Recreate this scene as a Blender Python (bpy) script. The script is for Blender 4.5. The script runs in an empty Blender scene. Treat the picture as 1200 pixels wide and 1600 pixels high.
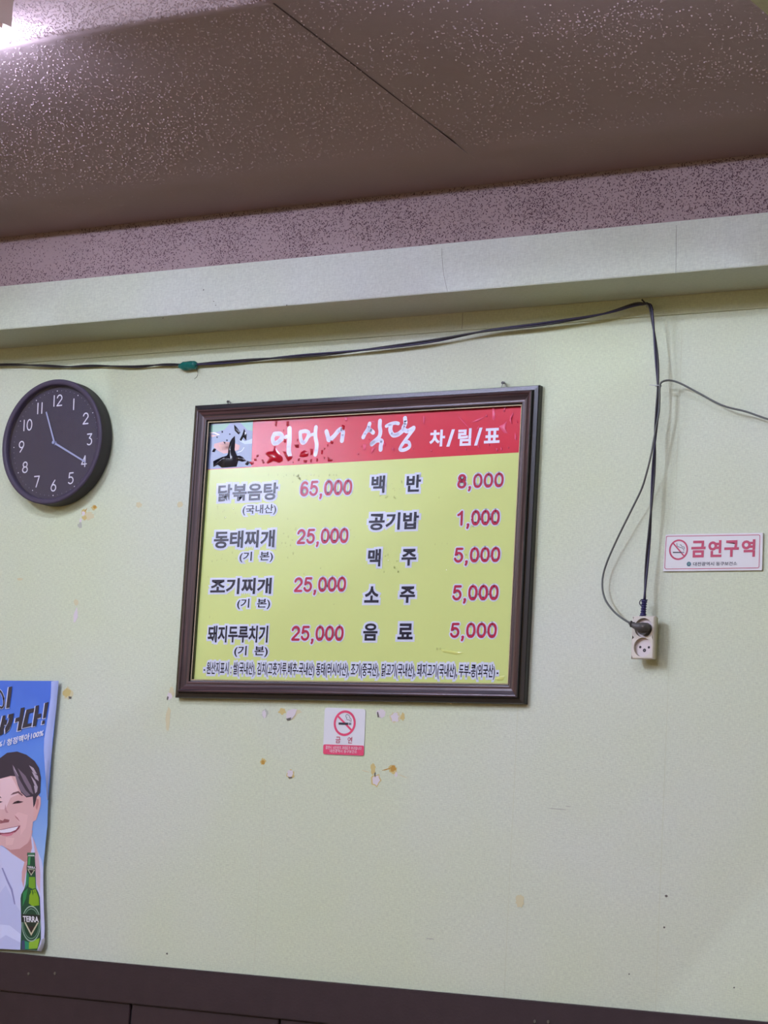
import bpy, bmesh, math, random
from math import sin, cos, pi, radians
from mathutils import Vector, Matrix
from mathutils.geometry import tessellate_polygon
random.seed(7)
S = bpy.context.scene
COL = S.collection

# ------------------------------------------------------------------ camera
CAM = Vector((0.0, -4.4, 1.5))
FPX = 3741.785                       # focal length in pixels of the 1200x1600 frame
YAW, PITCH, ROLL = -0.55265209, 0.14080111, 0.056678
_f = Vector((sin(YAW)*cos(PITCH), cos(YAW)*cos(PITCH), sin(PITCH)))
_r0 = Vector((cos(YAW), -sin(YAW), 0.0)); _u0 = _r0.cross(_f)
RT = _r0*cos(ROLL) + _u0*sin(ROLL)
UP = _u0*cos(ROLL) - _r0*sin(ROLL)
cam_d = bpy.data.cameras.new('camera'); cam = bpy.data.objects.new('camera', cam_d); COL.objects.link(cam)
cam.matrix_world = Matrix(((RT.x, UP.x, -_f.x, CAM.x), (RT.y, UP.y, -_f.y, CAM.y), (RT.z, UP.z, -_f.z, CAM.z), (0, 0, 0, 1)))
cam_d.sensor_fit = 'VERTICAL'; cam_d.sensor_height = 24.0; cam_d.lens = FPX/1600*24.0
cam_d.clip_start = 0.05; cam_d.clip_end = 60
S.camera = cam

# ------------------------------------------------------------------ world, exposure
w = bpy.data.worlds.new('world'); S.world = w; w.use_nodes = True
w.node_tree.nodes['Background'].inputs[0].default_value = (1.0, 0.93, 0.80, 1)
w.node_tree.nodes['Background'].inputs[1].default_value = 0.25
S.view_settings.view_transform = 'Standard'; S.view_settings.look = 'None'
S.view_settings.gamma = 1.0; S.view_settings.use_curve_mapping = False
S.view_settings.exposure = 0.0
LAMP_NEAR = 90.0        # emission of the lamp beside the wall
LAMP_MAIN = 1130.0        # the lamp under the raised ceiling in front of the board
LAMP_ROOM = 640.0        # emission of the far left lamp and the added fill lamps behind
LAMP_COL = (0.95, 1.0, 1.45)
ROOM_COL = (0.95, 1.05, 1.43)

def on_wall(px, py, y=0.0):
    """where the line of sight of a measured pixel meets the upright plane Y = y (the wall or a board on it)"""
    d = RT*((px-600)/FPX) - UP*((py-800)/FPX) + _f
    return CAM + d*((y-CAM.y)/d.y)

# ------------------------------------------------------------------ materials
def srgb(r, g, b):
    return tuple((c/255/12.92 if c/255 <= .04045 else ((c/255+.055)/1.055)**2.4) for c in (r, g, b)) + (1,)
def mat(name, col, rough=.6, spec=.5, metal=0, noise=0, nscale=20, bump=0, bscale=200, coat=0):
    m = bpy.data.materials.new(name); m.use_nodes = True
    nt = m.node_tree; b = nt.nodes['Principled BSDF']
    b.inputs['Base Color'].default_value = col; b.inputs['Roughness'].default_value = rough
    b.inputs['Specular IOR Level'].default_value = spec; b.inputs['Metallic'].default_value = metal
    b.inputs['Coat Weight'].default_value = coat
    g = nt.nodes.new('ShaderNodeNewGeometry')
    if noise:
        n = nt.nodes.new('ShaderNodeTexNoise'); n.inputs['Scale'].default_value = nscale; n.inputs['Detail'].default_value = 4
        nt.links.new(g.outputs['Position'], n.inputs['Vector'])
        mx = nt.nodes.new('ShaderNodeMix'); mx.data_type = 'RGBA'
        mx.inputs[6].default_value = tuple(c*(1-noise) for c in col[:3])+(1,)
        mx.inputs[7].default_value = tuple(min(1, c*(1+noise)) for c in col[:3])+(1,)
        nt.links.new(n.outputs['Fac'], mx.inputs[0]); nt.links.new(mx.outputs[2], b.inputs['Base Color'])
    if bump:
        n2 = nt.nodes.new('ShaderNodeTexNoise'); n2.inputs['Scale'].default_value = bscale; n2.inputs['Detail'].default_value = 3
        nt.links.new(g.outputs['Position'], n2.inputs['Vector'])
        bp = nt.nodes.new('ShaderNodeBump'); bp.inputs['Strength'].default_value = bump; bp.inputs['Distance'].default_value = .002
        nt.links.new(n2.outputs['Fac'], bp.inputs['Height']); nt.links.new(bp.outputs['Normal'], b.inputs['Normal'])
    return m
def emit(name, col, k):
    m = bpy.data.materials.new(name); m.use_nodes = True; nt = m.node_tree
    nt.nodes.remove(nt.nodes['Principled BSDF'])
    e = nt.nodes.new('ShaderNodeEmission'); e.inputs[0].default_value = tuple(col)+(1,); e.inputs[1].default_value = k
    nt.links.new(e.outputs[0], nt.nodes['Material Output'].inputs[0]); return m

def wallpaper(name, col, mottle=.085):
    m = mat(name, col, .55, .35)
    nt = m.node_tree; b = nt.nodes['Principled BSDF']; L = nt.links.new
    g = nt.nodes.new('ShaderNodeNewGeometry')
    def noise(scale, vec=None, detail=3):
        n = nt.nodes.new('ShaderNodeTexNoise'); n.inputs['Scale'].default_value = scale; n.inputs['Detail'].default_value = detail
        mp = nt.nodes.new('ShaderNodeMapping'); mp.inputs['Scale'].default_value = vec or (1, 1, 1)
        L(g.outputs['Position'], mp.inputs['Vector']); L(mp.outputs[0], n.inputs['Vector']); return n.outputs['Fac']
    def mixc(fac, a, c):
        x = nt.nodes.new('ShaderNodeMix'); x.data_type = 'RGBA'; L(fac, x.inputs[0])
        for v, i in ((a, 6), (c, 7)):
            if isinstance(v, tuple): x.inputs[i].default_value = v
            else: L(v, x.inputs[i])
        return x.outputs[2]
    def ramp(v, lo, hi):
        x = nt.nodes.new('ShaderNodeMapRange'); x.inputs[1].default_value = lo; x.inputs[2].default_value = hi; L(v, x.inputs[0]); return x.outputs[0]
    greyer = (col[0]*1.03, col[1]*.985, col[2]*1.22, 1)
    big = mixc(ramp(noise(1.6, detail=4), .35, .68), col, greyer)                         # paper yellowed unevenly
    wv = noise(1, (520, 520, 110), 2); wh = noise(1, (110, 520, 520), 2)               # warp and weft threads
    ad = nt.nodes.new('ShaderNodeMath'); ad.operation = 'ADD'; L(wv, ad.inputs[0]); L(wh, ad.inputs[1])
    t = ramp(ad.outputs[0], .6, 1.4)
    mul = nt.nodes.new('ShaderNodeMix'); mul.data_type = 'RGBA'; mul.blend_type = 'MULTIPLY'; mul.inputs[0].default_value = 1
    L(big, mul.inputs[6]); L(mixc(t, (1-mottle*1.6,)*3+(1,), (1+mottle*1.2,)*3+(1,)), mul.inputs[7])
    L(mul.outputs[2], b.inputs['Base Color'])
    bp = nt.nodes.new('ShaderNodeBump'); bp.inputs['Strength'].default_value = .35; bp.inputs['Distance'].default_value = .001
    L(ad.outputs[0], bp.inputs['Height']); L(bp.outputs[0], b.inputs['Normal'])
    return m

M = {}
M['paper'] = wallpaper('wallpaper', srgb(197, 207, 170))
M['paper_header'] = wallpaper('wallpaper_header', srgb(188, 196, 171), .09)
M['plaster'] = mat('textured_plaster', srgb(151, 132, 130), .75, .35, noise=.10, nscale=3, bump=.3, bscale=110)
M['grit'] = mat('plaster_grit', srgb(162, 143, 141), .5, .5)
M['oldwood'] = mat('dark_wainscot', srgb(50, 36, 38), .5, .3, noise=.22, nscale=30, bump=.15)
M['tan'] = mat('tan_wall', srgb(196, 170, 112), .6)
M['floor'] = mat('floor_vinyl', srgb(120, 92, 60), .4, noise=.1)
M['black'] = mat('black_lacquer', srgb(24, 22, 26), .25, .5, coat=.3)
M['dial'] = mat('dial_wood', srgb(62, 57, 72), .6, .3, noise=.12, nscale=60)
M['clockwood'] = mat('clock_wood', srgb(64, 56, 72), .5, .35, noise=.15, nscale=60)
M['clockside'] = mat('clock_side', srgb(52, 47, 50), .6, .3)
M['white_ink'] = mat('white_ink', srgb(226, 226, 230), .45)
M['hand'] = mat('grey_hand', srgb(165, 172, 200), .4)
M['gold'] = mat('cream_bead', srgb(225, 205, 165), .35, .6, metal=.2)
M['metal'] = mat('dull_metal', srgb(120, 118, 112), .35, .5, metal=.8)
M['darkmetal'] = mat('dark_metal', srgb(50, 48, 44), .4, .5, metal=.6)
M['cord'] = mat('dark_purple_cord', srgb(38, 32, 62), .4, .5)
M['cordblack'] = mat('black_cord', srgb(30, 27, 33), .45, .5)
M['cordgrey'] = mat('grey_cord', srgb(86, 90, 84), .45, .5)
M['plug'] = mat('grey_plug', srgb(78, 76, 72), .5, .4, bump=.3, bscale=300)
M['tape'] = mat('green_tape', srgb(10, 98, 88), .3, .5, bump=.6, bscale=120)
M['ivory'] = mat('ivory_plastic', srgb(206, 200, 184), .3, .5, noise=.05, nscale=90)
M['ivory_old'] = mat('aged_plastic', srgb(178, 174, 140), .4, .5)
M['hole'] = mat('socket_hole', srgb(40, 32, 34), .6)
M['clear'] = mat('clear_tie', srgb(190, 195, 190), .25)
M['blue_relief'] = mat('blue_boot', srgb(38, 34, 84), .4)

# film-laminated prints share one glossy, slightly wavy surface
def film(name, col, rough=.21, wave=.05, coat=.0):
    m = mat(name, col, rough, .4, bump=wave, bscale=9, coat=coat)
    return m
M['yellow'] = film('print_yellow', srgb(200, 213, 128))
M['red'] = film('print_red', srgb(196, 22, 48))
M['p_halo'] = film('print_lavender', srgb(204, 210, 222))
M['p_navy'] = film('print_navy', srgb(14, 12, 38))
M['p_crim'] = film('print_crimson', srgb(170, 30, 64))
M['p_white'] = film('print_white', srgb(222, 222, 240))
M['b_yellow'] = film('blister_yellow', srgb(206, 214, 120), .12)
M['b_red'] = film('blister_red', srgb(165, 12, 34), .10)
M['b_dark'] = film('blister_dark', srgb(26, 26, 34), .12)
M['b_glint'] = film('blister_glint', srgb(224, 90, 120), .12)  # paler red that paints lamp glints into the blister colour
def flat(name, *c, rough=.35): 
    if name not in M: M[name] = mat(name, srgb(*c), rough, .4)
    return M[name]

# moulding wood: brown streaks running along the rail
def moulding_mat(name, along):
    m = mat(name, srgb(78, 56, 58), .30, .5, coat=.25); nt = m.node_tree; L = nt.links.new
    g = nt.nodes.new('ShaderNodeNewGeometry'); mp = nt.nodes.new('ShaderNodeMapping')
    mp.inputs['Scale'].default_value = (4, 260, 260) if along == 'x' else (260, 260, 4)
    n = nt.nodes.new('ShaderNodeTexNoise'); n.inputs['Scale'].default_value = 1; n.inputs['Detail'].default_value = 5
    L(g.outputs['Position'], mp.inputs[0]); L(mp.outputs[0], n.inputs['Vector'])
    r = nt.nodes.new('ShaderNodeValToRGB'); r.color_ramp.elements[0].position = .35; r.color_ramp.elements[1].position = .7
    r.color_ramp.elements[0].color = srgb(36, 28, 34); r.color_ramp.elements[1].color = srgb(88, 62, 60)
    L(n.outputs['Fac'], r.inputs[0]); L(r.outputs[0], nt.nodes['Principled BSDF'].inputs['Base Color']); return m
M['mould_x'] = moulding_mat('moulding_wood_level', 'x'); M['mould_z'] = moulding_mat('moulding_wood_upright', 'z')

# ------------------------------------------------------------------ object helpers
def link(name, me, m=None, parent=None, smooth=False, **props):
    o = bpy.data.objects.new(name, me); COL.objects.link(o)
    if m is not None:
        for x in (m if isinstance(m, (list, tuple)) else [m]): me.materials.append(x)
    if parent is not None:
        o.parent = parent; o.matrix_parent_inverse = parent.matrix_world.inverted()
    if smooth:
        for p in me.polygons: p.use_smooth = True
    for k, v in props.items(): o[k] = v
    return o
def from_data(name, verts, faces, m, parent=None, smooth=False, **props):
    me = bpy.data.meshes.new(name); me.from_pydata([tuple(v) for v in verts], [], faces); me.update()
    return link(name, me, m, parent, smooth, **props)
FLATS = ('stroke', 'print')
def from_bm(name, bm, m, parent=None, smooth=False, front=False, **props):
    bmesh.ops.recalc_face_normals(bm, faces=bm.faces)
    bm.normal_update()
    if front or all(abs(f.normal.y) > .98 for f in bm.faces):
        for f in bm.faces:
            if f.normal.y > 0: f.normal_flip()
    me = bpy.data.meshes.new(name); bm.to_mesh(me); bm.free()
    return link(name, me, m, parent, smooth, **props)
def thing(name, label, cat, loc, group=None):
    o = bpy.data.objects.new(name, None); COL.objects.link(o); o.location = loc
    o.empty_display_size = .05; o['label'] = label; o['category'] = cat
    if group: o['group'] = group
    bpy.context.view_layer.update()
    return o
def box(bm, x0, x1, y0, y1, z0, z1, bevel=0, mi=0):
    r = bmesh.ops.create_cube(bm, size=1)
    for v in r['verts']:
        v.co = Vector(((x0+x1)/2+v.co.x*(x1-x0), (y0+y1)/2+v.co.y*(y1-y0), (z0+z1)/2+v.co.z*(z1-z0)))
    es = set(e for v in r['verts'] for e in v.link_edges)
    for f in set(f for v in r['verts'] for f in v.link_faces): f.material_index = mi
    if bevel: bmesh.ops.bevel(bm, geom=list(es), offset=bevel, segments=2, affect='EDGES')
def cyl(bm, c, axis, r0, r1, h, seg=16):
    """cylinder or cone from point c along axis"""
    ax = Vector(axis).normalized(); q = ax.to_track_quat('Z', 'Y').to_matrix().to_4x4()
    bmesh.ops.create_cone(bm, cap_ends=True, segments=seg, radius1=r0, radius2=r1, depth=h,
                          matrix=Matrix.Translation(Vector(c)+ax*h/2) @ q)
def catmull(pts, n=8):
    P = [Vector(p) for p in pts]; P = [P[0]*2-P[1]] + P + [P[-1]*2-P[-2]]; out = []
    for i in range(1, len(P)-2):
        for k in range(n):
            t = k/n; a, b, c, d = P[i-1:i+3]
            out.append(.5*((2*b)+(c-a)*t+(2*a-5*b+4*c-d)*t*t+(3*b-a-3*c+d)*t**3))
    out.append(P[-2]); return out
def tube(bm, pts, r, seg=8):
    """round tube along the points; r may be a list"""
    rings = []; up = Vector((0.13, -1, 0.21)).normalized()
    for i, p in enumerate(pts):
        d = (pts[min(i+1, len(pts)-1)]-pts[max(i-1, 0)]).normalized()
        a = d.cross(up).normalized(); b = d.cross(a).normalized(); rr = r[i] if isinstance(r, list) else r
        rings.append([bm.verts.new(p+(a*cos(2*pi*k/seg)+b*sin(2*pi*k/seg))*rr) for k in range(seg)])
    for A, B in zip(rings, rings[1:]):
        for k in range(seg): bm.faces.new((A[k], A[(k+1) % seg], B[(k+1) % seg], B[k]))
    bm.faces.new(rings[0][::-1]); bm.faces.new(rings[-1])

# flat print: a thin sheet with the given outline, front face at y = yf
def sheet(bm, pts3, thick=.0001):
    vs = [bm.verts.new(p) for p in pts3]
    try: bm.faces.new(vs)
    except ValueError: return
def poly_print(name, pxs, y, m, parent, **props):
    P3 = [on_wall(px, py, y) for px, py in pxs]
    tris = tessellate_polygon([[Vector((p.x, p.z, 0)) for p in P3]]); F = []
    for a, b, c in tris:
        A, B, C = P3[a], P3[b], P3[c]
        F.append((a, b, c) if (B.x-A.x)*(C.z-A.z)-(B.z-A.z)*(C.x-A.x) > 0 else (a, c, b))
    return from_data(name, P3, F, m, parent, **props)
def stroke(bm, pts, wd, y, closed=False):
    """brush or pen stroke: thick rounded polyline on the plane y (points are Vectors)"""
    if closed: pts = pts+[pts[0]]
    r = wd/2
    for i, (a, b) in enumerate(zip(pts, pts[1:])):
        d = b-a; d.y = 0
        if d.length < 1e-6: continue
        d.normalize(); n = Vector((-d.z, 0, d.x))*r; o = Vector((0, -.000004*(i % 3), 0))
        bm.faces.new([bm.verts.new(v+o) for v in (a+n, a-n, b-n, b+n)])
    for i, a in enumerate(pts):
        bm.faces.new([bm.verts.new(a+Vector((cos(2*pi*k/10)*r, -.000012-.000004*(i % 3), sin(2*pi*k/10)*r))) for k in range(10)])

# ---- lettering: Blender's own font (with its Korean fallback) turned into a mesh and fitted to a measured box
_tc = {}
def glyphs(s, off=0.0, bev=0.0):
    k = (s, off, bev)
    if k in _tc: return _tc[k]
    c = bpy.data.curves.new('t', 'FONT'); c.body = s; c.size = 1; c.offset = off; c.resolution_u = 3
    if bev: c.bevel_depth = bev; c.bevel_resolution = 1
    o = bpy.data.objects.new('t', c); COL.objects.link(o)
    dg = bpy.context.evaluated_depsgraph_get(); dg.update()
    me = o.evaluated_get(dg).to_mesh()
    V = [v.co.copy() for v in me.vertices]; F = [list(p.vertices) for p in me.polygons]
    o.evaluated_get(dg).to_mesh_clear(); bpy.data.objects.remove(o); bpy.data.curves.remove(c)
    _tc[k] = (V, F); return _tc[k]
def ink(s, off=0.0):
    V, _ = glyphs(s, off); xs = [v.x for v in V]; ys = [v.y for v in V]
    return min(xs), max(xs), min(ys), max(ys)
def letters(name, items, m, parent, y, bold=.022, halo=0.0, **props):
    """items: (text, bl, tr[, ref]) or (text, bl, tr, br, tl) in measured pixels; ref = text whose ink height the box height refers to"""
    vv, ff = [], []
    for it in items:
        s = it[0]; ref = it[3] if len(it) == 4 else s
        x0, x1, _, _ = ink(s, bold); _, _, y0, y1 = ink(ref, bold)
        if len(it) == 5:
            A = on_wall(*it[1], y); U = on_wall(*it[3], y)-A; Vv = on_wall(*it[4], y)-A
        else:
            A = on_wall(*it[1], y); T = on_wall(*it[2], y)
            U = Vector((T.x-A.x, 0, 0)); Vv = Vector((0, 0, T.z-A.z))
        V, F = glyphs(s, bold if not halo else 0.0, halo)
        base = len(vv)
        for v in V: vv.append(A+U*((v.x-x0)/(x1-x0))+Vv*((v.y-y0)/(y1-y0))+Vector((0, -v.z*.0004, 0)))
        ff += [[base+i for i in f] for f in F]
    return from_data(name, vv, ff, m, parent, **props)

# ================================================================== THE ROOM
XL, XR, YB = -8.6, 3.2, -9.0
ZH = 4.02         # raised middle of the ceiling
HD = .18          # depth of the header
ZS = 2.665        # underside of the header along the wall
ZC = 2.890        # lower edge of the ceiling border
def quad(name, vs, m, **p): return from_data(name, vs, [(0, 1, 2, 3)], m, kind='structure', **p)
bm = bmesh.new(); box(bm, XL, XR, 0, .12, 0, 4.2); wall = from_bm('wall_back', bm, M['paper'], kind='structure')
bm = bmesh.new(); box(bm, XL-.1, XL, YB, .1, 0, 4.2); from_bm('wall_left', bm, M['tan'], kind='structure')
bm = bmesh.new(); box(bm, XR, XR+.1, YB, .1, 0, 4.2); from_bm('wall_right', bm, M['tan'], kind='structure')
bm = bmesh.new(); box(bm, XL, XR, YB-.1, YB, 0, 4.2); from_bm('wall_front', bm, M['tan'], kind='structure')
bm = bmesh.new(); box(bm, XL, XR, YB, 0, -.1, 0); from_bm('floor', bm, M['floor'], kind='structure')

# header: papered box beam along the top of the wall, plaster face above it
bm = bmesh.new(); box(bm, XL, XR, -HD, 0.0, ZS, 2.7705, bevel=.0015)
header = from_bm('trim_1', bm, M['paper_header'], kind='structure')
header['label'] = 'pale green papered header beam running along the top of the wall'
bm = bmesh.new(); box(bm, XL, XR, -HD+.0025, 0.0, 2.7705, 3.02)
plaster = from_bm('trim_2', bm, M['plaster'], kind='structure')
plaster['label'] = 'mauve speckled plaster strip above the papered header'
# thin board under the header, its lower edge not quite level
from_data('trim_3', [(XL, 0, 2.628), (XR, 0, 2.6235), (XR, -.004, 2.6235), (XL, -.004, 2.628), (XL, 0, ZS), (XR, 0, ZS), (XR, -.004, ZS), (XL, -.004, ZS)],
          [(0, 1, 2, 3), (3, 2, 6, 7), (7, 6, 5, 4), (4, 5, 1, 0), (0, 3, 7, 4), (1, 5, 6, 2)], M['paper'], kind='structure',
          label='narrow papered batten tucked under the header')

# ceiling: border facing down (y -.18 .. -.41), slab rising to the tray edge, tray with its lit upstand, higher slab right of the crease
XC, XT0, YE, ZE = -2.33, -6.2, -1.09, 2.963
def strip_mesh(name, prof, x0, x1, m, nx=2, parent=None, **p):
    vs, fs = [], []
    for i in range(nx+1):
        x = x0+(x1-x0)*i/nx
        for (y, z) in prof: vs.append((x, y, z))
    n = len(prof)
    for i in range(nx):
        for k in range(n-1): fs.append((i*n+k, i*n+k+1, (i+1)*n+k+1, (i+1)*n+k))
    return from_data(name, vs, fs, m, parent, smooth=True, **p)
def rnd(y0, z0, y1, z1, y2, z2, n=5):
    """rounded corner between three points"""
    return [((1-t)**2*y0+2*t*(1-t)*y1+t*t*y2, (1-t)**2*z0+2*t*(1-t)*z1+t*t*z2) for t in [k/n for k in range(n+1)]]
YC = -.385
SL = (ZE-ZC-.003)/(YC-YE)
left_prof = [(-.17, ZC)] + rnd(YC+.04, ZC, YC, ZC, YC-.06, ZC+.003+SL*.06) + [(-.8, ZC+.003+SL*(YC+.8))] + rnd(YE+.012, ZE-.001, YE-.004, ZE+.0005, YE-.0078, ZE+.008) + [(YE-.0085, 2.992), (YE-.010, ZH-.015), (YE-.012, ZH-.002), (YE-.03, ZH), (YB, ZH)]
ceiling = strip_mesh('ceiling', left_prof, XL, XC, M['plaster'], nx=4, kind='structure')
RISE, YR = .0003, -1.5
right_prof = [(-.17, ZC)] + rnd(YC+.04, ZC, YC, ZC, YC-.06, ZC+.005+SL*.06) + [(-.6, ZC+.003+SL*(YC+.6)+RISE*.5), (YE, ZE+RISE), (-1.4, 2.983), (YR+.01, 2.985), (YR, 2.987), (YR, ZH-.01), (YR-.01, ZH), (YB, ZH)]
strip_mesh('ceiling_panel', right_prof, XC, XR, M['plaster'], nx=4, parent=ceiling)
# the small step at the crease and the end of the low part
n1 = [(XC, y, z) for y, z in ((YC, ZC), (-.6, ZC+.003+SL*(YC+.6)), (-.8, ZC+.003+SL*(YC+.8)), (YE, ZE))]
n2 = [(XC, y, z) for y, z in ((YC, ZC+.001), (-.6, ZC+.003+SL*(YC+.6)+RISE*.5), (-.8, ZC+.003+SL*(YC+.8)+RISE*.75), (YE, ZE+RISE))]
from_data('ceiling_step', n1+n2, [(0, 1, 5, 4), (1, 2, 6, 5), (2, 3, 7, 6)], M['plaster'], ceiling)
def crease_pts(x): return [(x, -.43, ZC+.003+SL*(YC+.43)-.0006), (x, -.8, ZC+.003+SL*(YC+.8)-.0006), (x, YE, ZE-.0006)]
from_data('crease_shade', [crease_pts(XC-.001)[0]]+crease_pts(XC-.001)[1:]+[crease_pts(XC+.0005)[0], crease_pts(XC+.003)[1], crease_pts(XC+.0035)[2]], [(0, 1, 4, 3), (1, 2, 5, 4)], mat('crease_shade_tone', srgb(66, 48, 46), .9), ceiling)  # dark strip painting the shade along the ceiling crease
from_data('ceiling_end', [(XC, YE, ZE), (XC, YE, ZH+.01), (XC, YR, ZH+.01), (XC, YR, 2.985), (XC, -1.4, 2.983)], [(0, 1, 2, 3, 4)], M['plaster'], ceiling)
bm = bmesh.new(); box(bm, XL, XR, YB, .1, ZH+.01, ZH+.12); from_bm('ceiling_slab', bm, M['plaster'], ceiling)
# papered beam crossing the room at the right
bm = bmesh.new(); box(bm, -1.245, -.80, YB, -HD, ZS, 3.02, bevel=.004)
from_bm('trim_4', bm, M['paper'], kind='structure', label='papered beam crossing the ceiling at upper right')

# sprayed grit on the plaster: real grains, joined
def zceil(x, y):
    if y > YC: return ZC
    if x < XC: return ZC+.003+SL*(YC-y)
    if y < YE: return ZE+RISE
    return ZC+.003+SL*(YC-y)+RISE*min(1, (YC-y)/(YC-YE))
gv, gf = [], []
OCT = [(1, 0, 0), (0, 1, 0), (-1, 0, 0), (0, -1, 0), (0, 0, 1)]
def grain(p, n, r, h):
    n = Vector(n); a = n.orthogonal().normalized(); b = n.cross(a); t = random.random()*pi
    a, b = a*cos(t)+b*sin(t), b*cos(t)-a*sin(t); k = len(gv); e = random.uniform(.75, 1.3)
    p = Vector(p)
    for q in OCT:
        gv.append(p+a*q[0]*r*e+b*q[1]*r+n*(q[2]*h-.0003))
    gf.extend([(k, k+1, k+4), (k+1, k+2, k+4), (k+2, k+3, k+4), (k+3, k, k+4)])
from mathutils import noise as mn
def clump(x, y, s=9): return mn.noise(Vector((x*s, y*s, 0)))
N = 0
while N < 26000:
    x = random.uniform(-4.1, -1.26); y = random.uniform(YE+.01, YC-.02)
    if random.random() > (.6 if x < XC else .34)+.6*clump(x, y): continue
    r = random.choice((.0007, .0008, .001, .0012, .0014, .0018, .0022))*1.1
    grain((x, y, zceil(x, y)), (0, SL*.0, -1), r, r*.9); N += 1
for i in range(900):
    x = random.uniform(-4.1, -1.26); y = random.uniform(YC, -.19); grain((x, y, ZC), (0, 0, -1), .0011, .0009)
for i in range(14000):                                     # upstand of the tray and its ceiling, thickly sprayed
    x = random.uniform(-3.7, XC); z = random.uniform(ZE+.002, 3.10); r = random.uniform(.001, .0024)
    grain((x, YE-.0085, z), (0, -1, 0), r, r*1.0)
for i in range(5000):
    x = random.uniform(-4.1, -1.26); z = random.uniform(2.772, ZC)
    r = random.uniform(.0008, .0018); grain((x, -HD+.0025, z), (0, -1, 0), r, r*1.2)
from_data('plaster_grit', gv, gf, M['grit'], ceiling, kind='stuff')
gv, gf = [], []; i = 0                                 # dark flecks painting the shadows of plaster lumps in the strip above the header
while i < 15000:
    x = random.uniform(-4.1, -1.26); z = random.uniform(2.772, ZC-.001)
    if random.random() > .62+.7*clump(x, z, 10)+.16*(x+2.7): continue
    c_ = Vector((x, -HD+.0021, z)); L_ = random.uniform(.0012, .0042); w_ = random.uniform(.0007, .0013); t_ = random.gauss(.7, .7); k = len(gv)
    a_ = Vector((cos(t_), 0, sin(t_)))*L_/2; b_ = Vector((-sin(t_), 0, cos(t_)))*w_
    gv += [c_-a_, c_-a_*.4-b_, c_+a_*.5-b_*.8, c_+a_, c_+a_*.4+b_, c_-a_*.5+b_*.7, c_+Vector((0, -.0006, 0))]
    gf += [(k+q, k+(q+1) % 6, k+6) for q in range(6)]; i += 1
from_data('plaster_lump_shade', gv, gf, mat('lump_shade', srgb(82, 58, 66), .8), plaster, kind='stuff')

# wainscot: top rail, panels with open joints
bm = bmesh.new(); box(bm, XL, XR, -.014, 0, .0, 1.12); wbase = from_bm('baseboard_back', bm, mat('joint_dark', srgb(18, 12, 14), .8), kind='structure',
    label='dark wood wainscot below the papered wall')
bm = bmesh.new(); box(bm, XL, XR, -.026, 0, 1.1333, 1.2195, bevel=.002); from_bm('top_rail', bm, M['oldwood'], wbase)
joints = [-3.676-.39*k for k in range(9, 0, -1)] + [-3.676, -3.291, -2.892] + [-2.892+.395*k for k in range(1, 15)]
for a, b in zip(joints, joints[1:]):
    if a > XL and b < XR:
        bm = bmesh.new(); box(bm, a+.003, b-.003, -.020, -.01, .12, 1.1325, bevel=.0015); from_bm('panel', bm, M['oldwood'], wbase)
for px, py in ((45, 1521.5), (86, 1521), (836, 1596), (857, 1596.5)):
    c = on_wall(px, py, -.026); bm = bmesh.new(); cyl(bm, c, (0, -1, 0), .0038, .003, .0015, 12)
    cyl(bm, c+Vector((0, -.0012, 0)), (0, -1, 0), .0012, .0012, .0006, 6)
    from_bm('screw', bm, M['metal'], wbase)

# wall damage: torn paper with white plaster, tape stains, pin holes, paper seams
def blob(name, px, py, rx, ry, m, ang=0, y=-.0004, jag=.25, n=18, parent=wall):
    c = on_wall(px, py, y); s = 1/720; rr = random.Random(int(px*7+py)); vs = [c]
    for k in range(n):
        t = 2*pi*k/n; q = 1+rr.uniform(-jag, jag); u, v = rx*q*cos(t)*s*1.15, ry*q*sin(t)*s
        vs.append(c+Vector((u*cos(ang)-v*sin(ang), 0, u*sin(ang)+v*cos(ang))))
    return from_data(name, vs, [(0, 1+k, 1+(k+1) % n) for k in range(n)], m, parent)
T1 = flat("tear_white", 208, 200, 200, rough=.8); T2 = flat('stain_yellow', 196, 178, 112, rough=.6); T3 = flat('stain_ochre', 178, 136, 52, rough=.6)
T4 = flat('stain_faint', 200, 194, 152, rough=.6); T5 = flat('tear_edge', 96, 92, 82, rough=.8); T6 = flat('scuff', 170, 174, 156, rough=.7)
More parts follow.
